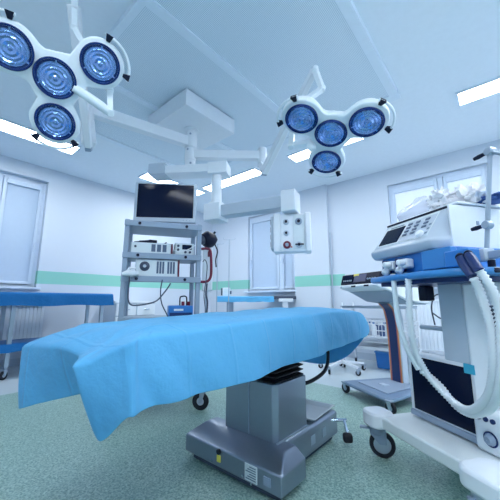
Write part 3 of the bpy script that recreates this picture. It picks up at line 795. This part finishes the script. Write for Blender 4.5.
# ------------------------------------------------------------------ colposcope-like stand behind the rack, right
cs = thing('scope_stand', 'slim white stand with a black round scope head beside the rack', 'scope', (2.35, 2.66, 0))
SF = frame_xy((2.35, 2.66, 0), -40)
SU = SF @ Matrix.Translation(V((0,0,.9))) @ Matrix.Scale(1.12, 4) @ Matrix.Translation(V((0,0,-.9)))
MB(SF).cyl((0,0,.10),(0,0,1.05), .018, seg=16).build('pole', 'white2', cs)
b = MB(SF)
for k in range(5):
    a = 2*PI*k/5+.3; b.bar((0,0,.10),(.24*math.cos(a),.24*math.sin(a),.085), .035, .03, w1=.022, h1=.02)
b.build('star_base', 'white2', cs, bev=.004)
for k in range(5):
    a = 2*PI*k/5+.3; castor(cs, .24*math.cos(a), .24*math.sin(a), .032, SF, turn=a)
MB(SU).bx(-.05, .055, -.045, .05, 1.0, 1.46).build('body', 'white', cs, bev=.012)
MB(SU).bx(.0, .04, -.05, -.043, 1.36, 1.42).build('red_switch', 'red', cs, bev=.002)
b = MB(SU); b.tube([(-.055,-.09,1.53),(-.02,-.07,1.545),(.04,-.05,1.53),(.075,-.04,1.51)], [.062,.088,.082,.05], 20); hd = b.build('scope_head', 'black', cs, bev=.006)
MB(SU).cyl((.03,-.05,1.58),(.075,-.055,1.63), .012, seg=10).build('knob', 'black', hd)
MB(SU).tube([(-.055,-.09,1.53),(-.09,-.11,1.52)], [.05,.042], 18).build('eyepiece', 'dgrey', hd)
MB(SU).tube(catmull([(.07,-.05,1.50),(.10,-.06,1.42),(.085,-.06,1.33),(.09,-.06,1.25)],6), .007, 8).build('strap', 'black', hd)

# ------------------------------------------------------------------ drip stands near the far wall
def drip(label, x, y, h):
    t = thing('drip_stand', label, 'drip stand', (x,y,0), None)
    b = MB(); b.cyl((x,y,.09),(x,y,h), .009, seg=10); b.build('pole', 'steel2', t)
    b = MB()
    for k in range(4):
        a = k*PI/2+.4; b.bar((x,y,.09),(x+.25*math.cos(a),y+.25*math.sin(a),.075), .025, .02)
    b.build('base', 'steel2', t, bev=.003)
    for k in range(4):
        a = k*PI/2+.4; castor(t, x+.25*math.cos(a), y+.25*math.sin(a), .028, Matrix(), turn=a)
    b = MB(); b.tube(catmull([(x-.07,y+.08,h+.03),(x-.06,y+.07,h),(x,y,h-.005),(x+.06,y-.07,h),(x+.07,y-.08,h+.03)],5), .004, 8); b.build('hook', 'steel2', t)
drip('thin steel drip stand nearest the black scope head, left of the other', 3.42, 3.62, 1.86)
drip('thin taller steel drip stand rising behind the small box on the far table', 3.70, 3.62, 1.98)

# ------------------------------------------------------------------ far table
FT = frame_xy((3.80, 3.98, 0), -49.8)
ft = thing('side_table', 'steel table under the light blue sheet before the far window', 'table', FT @ V((.72,.25,0)))
MB(FT).bx(0, 1.42, 0, .5, .945, .98).build('tabletop', 'steel2', ft, bev=.004)
MB(FT).bx(1.02, 1.42, -.012, .0, .93, .985).build('edge_rail', 'dgrey', ft, bev=.003)
MB(FT).bx(.95, 1.42, .02, .48, .978, .988).build('black_mat', 'dgrey', ft)
for x in (.20, 1.22):
    for y in (.06, .44): MB(FT).bx(x-.05, x+.05, y-.03, y+.03, 0.0, .945).build('leg', 'grey' if x < 1 else 'white', ft, bev=.004)
MB(FT).bx(1.10, 1.36, -.02, .10, .885, .945).build('leg_bracket', 'white', ft, bev=.006)
b = sheet(MB(FT), -.012, 1.0, -.012, .512, .985, .10, amp=.006)
tag(b.build('table_sheet', 'drape3', deg=60), 'light blue sheet over the left part of the far table', 'drape')
sb = thing('small_device', 'small white box with black side sockets on the far table', 'medical device', FT @ V((.13,.2,.988)))
MB(FT).bx(.06, .20, .14, .28, .989, 1.15).build('housing', 'white', sb, bev=.012)
MB(FT).bx(.03, .06, .16, .26, 1.005, 1.14).build('side_plate', 'dgrey', sb, bev=.004)
MB(FT).cyl((.20,.2,1.06),(.225,.2,1.06), .03, seg=16).build('knob', 'dgrey', sb)
MB(FT).bx(.09, .17, .136, .141, 1.05, 1.12).build('display', 'label', sb)

# ------------------------------------------------------------------ ventilator
ang = math.atan2(-.819, -.574)
VF = Matrix.Translation(V((1.92, .676, 0))) @ Matrix.Rotation(ang, 4, 'Z')      # x = towards the near right, y = back, z up
vt = thing('ventilator', 'tall white and blue ventilator on a wheeled base at right', 'ventilator', VF @ V((.35,.3,0)))
def vb(x0,x1,y0,y1,z0,z1,name,m,par=None,bev=.006,seg=2): return MB(VF).bx(x0,x1,y0,y1,z0,z1).build(name, m, par or vt, bev=bev, seg=seg)
# base
def rrect(x0,x1,y0,y1,r,n=5):
    out = []
    for cx,cy,a in ((x1-r,y0+r,-PI/2),(x1-r,y1-r,0),(x0+r,y1-r,PI/2),(x0+r,y0+r,PI)):
        for k in range(n+1): out.append((cx+r*math.cos(a+k*PI/2/n), cy+r*math.sin(a+k*PI/2/n)))
    return out
b = MB(VF); b.prism(rrect(.05,.64,.0,.62,.03), 'z', .188, .247); b.build('base_frame', 'vbase', vt, bev=.008)
b = MB(VF); b.prism(rrect(-.06,.09,-.045,.10,.05), 'z', .18, .262); b.build('corner_cap', 'white', vt, bev=.012)
b = MB(VF); b.prism(rrect(.575,.80,-.06,.13,.06), 'z', .185, .262); b.build('corner_cap', 'white', vt, bev=.014)
b = MB(VF); b.prism(rrect(-.06,.09,.52,.66,.05), 'z', .18, .258); b.build('corner_cap', 'white', vt, bev=.012)
b = MB(VF); b.prism(rrect(.60,.76,.52,.66,.05), 'z', .18, .258); b.build('corner_cap', 'white', vt, bev=.012)
def big_castor(x, y, turn, cover='grey'):
    G = VF @ Matrix.Translation(V((x,y,0))) @ Matrix.Rotation(turn,4,'Z')
    b = MB(G); b.cyl((0,0,.13),(0,0,.185), .045, seg=24)
    b.prism([(-.045,.075),(-.005,.075),(.045,.13),(.045,.15),(-.045,.15)], 'y', -.026, -.018); b.prism([(-.045,.075),(-.005,.075),(.045,.13),(.045,.15),(-.045,.15)], 'y', .018, .026)
    b.box((.0,0,.147),(.09,.05,.012)); b.box((.07,0,.152),(.06,.03,.012))
    f = b.build('castor', cover, vt, bev=.004)
    b = MB(G); b.lathe([(.048,-.016),(.064,-.016),(.071,-.008),(.071,.008),(.064,.016),(.048,.016),(.048,-.016)], (-.02,0,.0715),(1,0,0),(0,0,1),(0,1,0),36); b.build('tyre', 'rubber', f)
    b = MB(G); b.lathe([(.001,-.013),(.025,-.012),(.049,-.010),(.049,.010),(.025,.012),(.001,.013)], (-.02,0,.0715),(1,0,0),(0,0,1),(0,1,0),28); b.build('hub', 'steel2', f)
big_castor(-.005, .035, -2.2); big_castor(.02, .60, .4); big_castor(.69, .60, .9)
# near corner: castor in a white cover
b = MB(VF); b.prism(rrect(.60,.77,-.035,.10,.05), 'z', .075, .186); b.build('castor_cover', 'white2', vt, bev=.01)
b = MB(VF); b.prism(rrect(.598,.772,-.037,.102,.05), 'z', .120, .135); b.build('cover_band', 'navy', vt, bev=.002)
big_castor(.685, .03, -2.2)
# lower screen (folded down monitor)
sc = vb(.095, .52, .20, .255, .255, .607, 'lower_screen', 'white', bev=.01)
MB(VF).bx(.126, .490, .195, .201, .296, .584).build('screen_glass', 'screen', sc, bev=.002)
MB(VF).bx(.10, .515, .188, .203, .258, .288).build('lower_strip', 'grey', sc, bev=.004)
MB(VF).bx(.462, .516, .1935, .2005, .560, .604).build('corner_sticker', 'teal', sc)
# knob panel to its right
kp = vb(.50, .64, .165, .26, .25, .43, 'knob_panel', 'white', bev=.018, seg=3)
b = MB(VF); b.lathe([(.001,.024),(.014,.024),(.017,.016),(.022,.012),(.025,.0)], (.575,.166,.315),(1,0,0),(0,0,1),(0,-1,0),28); b.build('dial', 'grey', kp)
b = MB(VF); b.lathe([(.025,.004),(.031,.003),(.031,.0)], (.575,.1655,.315),(1,0,0),(0,0,1),(0,-1,0),28); b.build('dial_ring', 'navy', kp)
for k in range(3): MB(VF).cyl((.535+k*.03,.168,.392),(.535+k*.03,.158,.392), .010, seg=14).build('button', 'navy', kp)
# column: front face shade painted in as grey, lit right side as white
b = MB(VF); b.prism([(.20,.255),(.505,.255),(.505,.255),(.505,.56),(.20,.56)][:2]+[(.505,.56),(.20,.56)], 'z', .247, .62); b.build('pedestal', 'white', vt, bev=.01)
b = MB(VF); b.prism([(.355,.20),(.495,.20),(.495,.56),(.355,.56)], 'z', .60, .99); b.build('column', 'white2', vt, bev=.006)
b = MB(VF); b.prism([(.496,.19),(.66,.24),(.66,.58),(.496,.58)], 'z', .40, .99); b.build('side_housing', 'white', vt, bev=.015)
gr = vb(.59, .635, .208, .232, .76, .88, 'side_grille', 'dgrey', bev=.003)
gr.matrix_parent_inverse = gr.matrix_parent_inverse
# cross rail at left of the column with bracket
b = MB(VF); b.cyl((.12,.30,.745),(.36,.30,.745), .014, seg=12); b.build('cross_rail', 'white2', vt)
vb(.325, .36, .27, .33, .72, .77, 'rail_clamp', 'grey', bev=.004)
# blue tray
poly = [(.03,.03),(.08,-.005),(.3,-.045),(.52,-.05),(.66,-.02),(.73,.05),(.76,.2),(.76,.60),(.05,.60),(.01,.12)]
b = MB(VF); b.prism(poly, 'z', 1.008, 1.040); b.build('blue_shelf', 'blue2', vt, bev=.013, seg=3)
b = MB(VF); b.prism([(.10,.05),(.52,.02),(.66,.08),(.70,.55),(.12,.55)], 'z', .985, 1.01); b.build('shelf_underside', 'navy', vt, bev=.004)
# blue valve mount under the control unit
mm = vb(.12, .60, .055, .56, 1.038, 1.150, 'blue_mount', 'blue', bev=.006)
b = MB(VF); b.cyl((.46,.056,1.098),(.46,.047,1.098), .012, seg=16); b.build('mount_screw', 'label', mm)
vb(.45, .615, .02, .058, 1.05, 1.145, 'front_block', 'blue2', bev=.005)
for x in (.24, .345):
    q = MB(VF); q.box((x,.018,1.096),(.070,.05,.05)); q.cyl((x+.02,-.01,1.098),(x+.02,-.05,1.098), .017, seg=18); q.cyl((x-.015,.0,1.075),(x-.015,-.022,1.05), .020, seg=18)
    q.build('valve', 'white', vt, bev=.008)
    MB(VF).bx(x-.05, x-.032, -.005, .05, 1.055, 1.13).build('valve_bracket', 'navy', vt, bev=.004)
# control unit (sloped front)
def lerp(a,b_,f): return a+(b_-a)*f
y0b, y0t, zb, zt_ = .015, .155, 1.150, 1.372
prof = [(y0b,zb+.02),(y0b-.006,zb+.045),(y0b+.02,zb+.062),(y0t,zt_),(.62,zt_),(.62,zb),(y0b+.02,zb)]
b = MB(VF)
def sect(x, ins): return [(x, yy+(ins if yy < .3 else 0), zz_) for yy, zz_ in prof]
b.rings([sect(.065,.010), sect(.085,.0), sect(.505,.0), sect(.525,.012), sect(.560,.075)])
cu = b.build('control_unit', 'white2', vt, bev=.006)
MB(VF).bx(.08, .57, .15, .63, 1.372, 1.384).build('top_lid', 'white', cu, bev=.004)
MB(VF).bx(.075, .52, .148, .158, 1.366, 1.378).build('lid_gap', 'black', cu, bev=.002)
MB(VF).bx(.552, .564, .10, .62, 1.155, 1.366).build('side_cover', 'white', cu, bev=.004)
MB(VF).bx(.5635, .567, .26, .275, 1.27, 1.29).build('side_mark', 'grey', cu)
# controls on the sloping face: frame with x along, y up the slope, z out
sl = math.atan2(zt_-(zb+.062), y0t-(y0b+.02)); SLF = VF @ Matrix.Translation(V((0,y0b+.02,zb+.062))) @ Matrix.Rotation(sl, 4, 'X')
L = math.hypot(zt_-(zb+.062), y0t-(y0b+.02))
MB(SLF).bx(.092, .475, .012, L-.012, -.001, .002).build('control_face', 'label', cu, bev=.001)
MB(SLF).bx(.108, .262, .025, L-.05, .0, .006).build('display', 'screen', cu, bev=.003)
MB(SLF).bx(.275, .47, .018, L-.03, .0015, .0035).build('key_field', 'white2', cu)
for c_, xk in enumerate((.30, .355, .42)):
    for r_ in range(4 if c_ < 2 else 3):
        MB(SLF).bx(xk-.014, xk+.016, L-.062-r_*.027, L-.047-r_*.027, .003, .008).build('key', 'key', cu, bev=.002)
b = MB(SLF); b.lathe([(.001,.020),(.017,.020),(.020,.016),(.022,.003)], (.425,.035,0),(1,0,0),(0,1,0),(0,0,1),24); b.build('rotary_knob', 'white', cu)
MB(SLF).bx(.13, .24, L-.04, L-.032, .002, .0032).build('printed_line', 'ink', cu)
for k in range(3): MB(SLF).bx(.452, .466, .03+k*.03, .042+k*.03, .003, .005).build('printed_mark', 'ink', cu)
# clamp rail and pole
vb(.575, .78, .10, .13, 1.075, 1.108, 'clamp_rail', 'steel2', bev=.004)
vb(.66, .715, .085, .145, 1.068, 1.122, 'rail_clamp', 'white2', bev=.006)
b = MB(VF); b.cyl((.715,.115,1.02),(.715,.115,1.07), .014, seg=14); b.lathe([(.03,1.015),(.034,1.022),(.03,1.035),(.012,1.04)], (.715,.115,0)); b.build('clamp_knob', 'black', vt)
po = MB(VF).cyl((.70,.115,1.10),(.772,.115,1.535), .0095, seg=16).build('support_pole', 'steel2', vt)
for f in (.28, 1.0):
    q = V((.70,.115,1.10)).lerp(V((.772,.115,1.535)), f)
    b = MB(VF); b.lathe([(.001,-.016),(.018,-.016),(.018,.016),(.001,.016)], q,(1,0,0),(0,0,1),(0,1,0),20); b.build('joint', 'steel2', po, bev=.003)
    b = MB(VF); b.tube([q+V((-.015,0,0)), q+V((-.045,-.005,-.004)), q+V((-.065,-.008,-.006))], [.007,.010,.008], 12); b.build('joint_lever', 'black', po)
MB(VF).cyl((.772,.115,1.535),(.93,.16,1.42), .0095, seg=14).build('support_arm', 'steel2', vt)
# hoses: corrugated pair and straight ends
def corrugated(pts, r, pitch=.0075):
    c_ = catmull(pts, 14); P_ = [c_[0]]
    for q in c_[1:]:
        while (q-P_[-1]).length >= pitch: P_.append(P_[-1]+(q-P_[-1]).normalized()*pitch)
    return P_, [r*(1.08 if k % 2 == 0 else .74) for k in range(len(P_))]
def hose(name, pts, r, m): 
    P_, R_ = corrugated(pts, r); return MB(VF).tube(P_, R_, 12).build(name, m, vt, deg=80)
hose('breathing_hose', [(.405,-.025,1.04),(.402,-.03,.93),(.385,-.02,.78),(.360,.02,.64),(.362,.08,.53),(.40,.12,.46),(.46,.125,.425),(.53,.10,.425),(.61,.065,.46),(.70,.03,.545),(.752,.005,.67),(.762,.0,.80),(.757,-.02,.92),(.757,-.05,.995)], .0165, 'hose')
hose('breathing_hose', [(.786,-.05,1.015),(.802,-.02,.94),(.800,.0,.86),(.790,.005,.757),(.768,.01,.63),(.70,.045,.505),(.61,.085,.44),(.52,.125,.405),(.44,.14,.415),(.375,.13,.485),(.345,.05,.56)], .0165, 'hose')
MB(VF).tube(catmull([(.290,-.02,1.045),(.300,-.025,.95),(.308,-.025,.80),(.325,-.0,.66),(.345,.04,.56)],8), .013, 12).build('breathing_tube', 'tube', vt)
vb(.60, .715, -.005, .06, 1.045, 1.118, 'port_block', 'blue', bev=.006)
for p0, a_, b_ in (((.675,.0,1.088),(.700,-.035,1.078),(.757,-.05,.993)), ((.695,.02,1.098),(.730,-.025,1.088),(.786,-.05,1.012))):
    MB(VF).tube([p0, a_], .016, 14).build('hose_port', 'black', vt, bev=.002)
    MB(VF).tube([a_, V(a_).lerp(V(b_),.3), b_], [.015,.020,.018], 16).build('hose_cuff', 'navy', vt, bev=.002)
# small dark monitor cable loops under the tray
cable('thin red and dark cable loop hanging behind the ventilator column', [(.19,.33,.76),(.17,.34,.86),(.20,.34,.93),(.26,.34,.93),(.30,.34,.86),(.25,.33,.80),(.17,.34,.83)], .004, VF, 'dgrey')
vb(.20, .26, .22, .28, .90, .985, 'under_shelf_connector', 'black', bev=.008)
# clear bags on top
def blob(center, rad, F, amp, sc, m, name, seed=0, sub=40, zmin=None):
    b = MB(F); rows = []
    for i in range(1, 24):
        th = PI*i/24; row = []
        for k in range(sub):
            ph = 2*PI*k/sub; d = V((math.sin(th)*math.cos(ph), math.sin(th)*math.sin(ph), math.cos(th)))
            g = 1+amp*noise.noise(d*sc+V((seed,seed*2,0)))+amp*.5*noise.noise(d*sc*2.7+V((seed,0,5)))
            q = V(center)+V((d.x*rad[0], d.y*rad[1], d.z*rad[2]))*g
            if zmin is not None and q.z < zmin: q.z = zmin+abs(q.z-zmin)*.02
            row.append(q)
        rows.append(row)
    b.rings(rows, True, True)
    return b.build(name, m)
o = blob((.235,.30,1.425), (.175,.12,.095), VF, .22, 1.8, 'bag', 'plastic_bag', 2, zmin=1.386)
tag(o, 'smooth clear plastic bag lying on the left of the ventilator top', 'plastic bag')
o = blob((.405,.24,1.450), (.062,.055,.055), VF, .7, 2.8, 'bagwhite', 'plastic_wrap', 9, zmin=1.386)
tag(o, 'crumpled white plastic wrap on the middle of the ventilator top', 'plastic wrap')
o = blob((.505,.31,1.425), (.075,.08,.065), VF, .8, 2.6, 'bagwhite', 'plastic_wrap', 5, zmin=1.386)
tag(o, 'crumpled white plastic wrap at the right of the ventilator top', 'plastic wrap')
o = blob((.575,.35,1.400), (.09,.05,.026), VF, .5, 3.0, 'blanket', 'folded_cloth', 4, zmin=1.386)
tag(o, 'small dark blue patterned cloth beside the plastic wrap on the ventilator', 'cloth')

# ------------------------------------------------------------------ monitor trolley
TF = Matrix.Translation(V((2.985, 1.232, 0))) @ Matrix.Rotation(math.radians(60+180), 4, 'Z')
tr = thing('monitor_trolley', 'grey wheeled trolley with striped column and small monitor behind the ventilator', 'trolley', TF @ V((.2,.25,0)))
b = MB(TF); b.prism([(-.11,-.0),(-.09,-.03),(.50,-.05),(.53,-.02),(.40,.50),(.36,.56),(-.02,.56),(-.06,.50)], 'z', .078, .108); b.build('base', 'basegrey', tr, bev=.012)
b = MB(TF); b.prism([(.0,.08),(.40,.06),(.32,.46),(.03,.46)], 'z', .107, .118); b.build('base_cover', 'grey', tr, bev=.006)
MB(TF).bx(.14, .22, .20, .26, .117, .124).build('base_badge', 'white2', tr)
for x, y in ((-.09,-.015),(.505,-.035),(.38,.54),(-.03,.54)): castor(tr, x, y, .048, TF, turn=1.2, top=.098)
# curved column
def ribbon(b, pts, x0, x1, th, off=0):
    pts = [V((0,yy,zz_)) for yy, zz_ in pts]; rs = []
    for i, q in enumerate(pts):
        t_ = (pts[min(i+1,len(pts)-1)]-pts[max(i-1,0)]).normalized(); n_ = V((0,t_.z,-t_.y)); q = q-n_*off
        rs.append([V((x0,q.y,q.z))-n_*th/2, V((x1,q.y,q.z))-n_*th/2, V((x1,q.y,q.z))+n_*th/2, V((x0,q.y,q.z))+n_*th/2])
    b.rings(rs)
cv = [(q.y,q.z) for q in catmull([(0,.475,.11),(0,.475,.40),(0,.47,.66),(0,.455,.76),(0,.43,.84),(0,.37,.90)], 6)]
b = MB(TF); ribbon(b, cv, .05, .215, .07); b.build('column', 'white2', tr, bev=.006)
b = MB(TF); ribbon(b, cv, .085, .180, .006, .037); st = b.build('column_front', 'navy', tr)
for x0, x1, m in ((.072,.082,'pinkred'),(.183,.193,'pinkred'),(.060,.068,'orange'),(.197,.204,'orange')):
    b = MB(TF); ribbon(b, cv, x0, x1, .005, .037); b.build('column_stripe', m, tr)
b = MB(TF); pr = [(-.03,1.028),(-.03,1.056),(.05,1.075),(.55,1.06),(.60,1.02),(.60,.90),(.56,.87),(.30,.90),(.12,.985)]
b.prism([(y,z) for y,z in pr], 'x', -.075, .47); hd = b.build('head_housing', 'white', tr, bev=.012)
b = MB(TF); b.prism([(.08,.992),(.12,.978),(.30,.893),(.54,.865),(.54,.878)], 'x', -.06, .455); b.build('head_underside', 'cartgrey', tr, bev=.002)  # shading under the head put into a darker grey sheet
b = MB(TF); b.prism([(-.010,1.060),(-.012,1.075),(.018,1.165),(.06,1.165),(.06,1.06)], 'x', -.07, .465); dp = b.build('display_unit', 'black', tr, bev=.004)
TS = math.atan2(.09,.03); DF = TF @ Matrix.Translation(V((0,-.012,1.075))) @ Matrix.Rotation(TS,4,'X')
MB(DF).bx(-.05, .12, .008, .085, -.0, .003).build('screen', 'screen', dp)
MB(DF).bx(.13, .30, .008, .085, -.0, .003).build('screen', 'navy', dp)
MB(DF).bx(.12, .19, .072, .092, .0, .005).build('yellow_label', 'yellow', dp)
for k in range(5): MB(DF).bx(-.03+k*.028, -.012+k*.028, .02, .035, .003, .005).build('display_line', 'grey', dp)
for k in range(4): MB(DF).cyl((.33+k*.032,.03,0),(.33+k*.032,.03,.012), .009, seg=12).build('button', 'grey', dp)
for x in (.12, .30): MB(TF).bx(x, x+.06, -.034, -.028, 1.034, 1.049).build('handle_slot', 'black', hd)
MB(TF).cyl((-.04,-.034,1.042),(-.04,-.028,1.042), .006, seg=10).build('screw', 'grey', hd)

# ------------------------------------------------------------------ wire basket cart near the far wall
WF = frame_xy((4.12, 1.80, 0), -86)     # x along the cart towards the right, y away from the viewer
WFX = Matrix.Translation(V((4.12,1.78,0))) @ Matrix.Rotation(math.radians(-90),4,'Z')   # local x -> -world y, local y -> +world x
wc = thing('supply_cart', 'white supply cart with wire basket and glass shelf by the far wall', 'cart', WFX @ V((.42,.22,0)))
Lc, Dc = .86, .42
for x in (.0, Lc):
    for y in (0, Dc): MB(WFX).cyl((x,y,.085),(x,y,.88), .014, seg=12).build('post', 'white', wc)
for x in (.0, Lc):
    for y in (0, Dc): castor(wc, x, y, .036, WFX, turn=.3, top=.09)
b = MB(WFX); dish(b, -.01, Lc+.01, -.01, Dc+.01, .80, .03, .004); b.build('top_shelf', 'steel2', wc)
b = MB(WFX); dish(b, -.005, Lc+.005, -.005, Dc+.005, .27, .03, .004); b.build('bottom_shelf', 'white', wc)
b = MB(WFX); b.bx(.02, Lc-.02, .01, Dc-.01, .36, .368); b.build('middle_shelf', 'white', wc)
b = MB(WFX)
for z in (.44, .52, .60, .64):
    for y in (-.02, Dc): b.cyl((-.0,y,z),(Lc,y,z), .006, seg=6)
    for x in (0, Lc): b.cyl((x,-.02,z),(x,Dc,z), .006, seg=6)
for k in range(22):
    x = Lc*k/21; b.cyl((x,-.02,.44),(x,-.02,.64), .0042, seg=6); b.cyl((x,Dc,.44),(x,Dc,.64), .0042, seg=6); b.cyl((x,-.02,.44),(x,Dc,.44), .0042, seg=6)
for k in range(9):
    y = -.02+(Dc+.02)*k/8; b.cyl((0,y,.44),(0,y,.64), .0042, seg=6); b.cyl((Lc,y,.44),(Lc,y,.64), .0042, seg=6)
b.build('wire_basket', 'white', wc)
# bottles in the basket
def bottle(x, y, h, r, body, label):
    t = thing('bottle', label, 'bottle', WFX @ V((x,y,.4445)), 'bottles in the wire basket')
    b = MB(WFX); b.lathe([(.001,.446),(r,.446),(r,.446+h*.7),(r*.45,.446+h*.84),(r*.45,.446+h*.9)], (x,y,0), seg=14, caps=True); b.build('body', body, t)
    b = MB(WFX); b.lathe([(.001,.446+h*.88),(r*.52,.446+h*.88),(r*.52,.446+h),(.001,.446+h)], (x,y,0), seg=12); b.build('cap', 'white' if body == 'bottle' else 'blue', t)
    return t
for k in range(7):
    for r_ in range(2):
        dark = (k+r_) % 2 == 0
        bottle(.09+k*.105, .07+r_*.13, .17, .034, 'bottle' if dark else 'bottlew',
               'dark blue bottle with white cap standing in the wire basket' if dark else 'white bottle with blue cap standing in the wire basket')
# blue bin
bn = thing('waste_bin', 'small blue bin on the floor under the supply cart', 'bin', (4.40, 1.30, 0))
b = MB(frame_xy((4.42,1.33,0),0)); b.rings([[(-.085,-.085,0.005),(.085,-.085,.005),(.085,.085,.005),(-.085,.085,.005)],[(-.1,-.1,.21),(.1,-.1,.21),(.1,.1,.21),(-.1,.1,.21)]]); b.build('body', 'blue', bn, bev=.012)
b = MB(frame_xy((4.42,1.33,0),0)); b.bx(-.106,.106,-.106,.106,.205,.228); b.build('rim', 'blue2', bn, bev=.006)
# low wheeled stand with white legs at the table's end
ws = thing('wheeled_stool', 'white wheeled stand with spread legs behind the end of the blue drape', 'stand', (3.98, 1.82, 0))
SX, SY = 3.90, 1.72
MB().cyl((SX,SY,.10),(SX,SY,.62), .022, seg=16).build('post', 'white', ws)
b = MB()
for k in range(5):
    a = 2*PI*k/5+1.75; b.bar((SX,SY,.115),(SX+.30*math.cos(a),SY+.30*math.sin(a),.09), .04, .035, w1=.026, h1=.024)
b.build('star_base', 'white', ws, bev=.004)
for k in range(5):
    a = 2*PI*k/5+1.75; castor(ws, SX+.30*math.cos(a), SY+.30*math.sin(a), .032, Matrix(), turn=a+.5)
b = MB(); b.lathe([(.001,.62),(.15,.62),(.17,.635),(.17,.66),(.15,.68),(.001,.685)], (SX,SY,0), seg=28); b.build('seat', 'navy', ws)

# ------------------------------------------------------------------ world, camera, view
w = bpy.data.worlds.new('world'); bpy.context.scene.world = w; w.use_nodes = True
bg = w.node_tree.nodes['Background']; bg.inputs[0].default_value = (.55, .75, 1, 1); bg.inputs[1].default_value = .3
cam = bpy.data.cameras.new('camera'); co = bpy.data.objects.new('camera', cam); C.objects.link(co)
cam.sensor_width = 36; cam.lens = 296/500*36; cam.clip_start = .05
AZ = math.radians(40.3); PT = math.atan(51/296)
co.location = (0, 0, .9)
co.rotation_euler = (PI/2+PT, 0, AZ-PI/2)
sc_ = bpy.context.scene; sc_.camera = co
vs = sc_.view_settings; vs.view_transform = 'Standard'; vs.look = 'None'; vs.gamma = 1; vs.use_curve_mapping = False; vs.exposure = 0.16
sc_.cycles.max_bounces = 10; sc_.cycles.diffuse_bounces = 5; sc_.cycles.transparent_max_bounces = 12
sc_.cycles.sample_clamp_indirect = 6
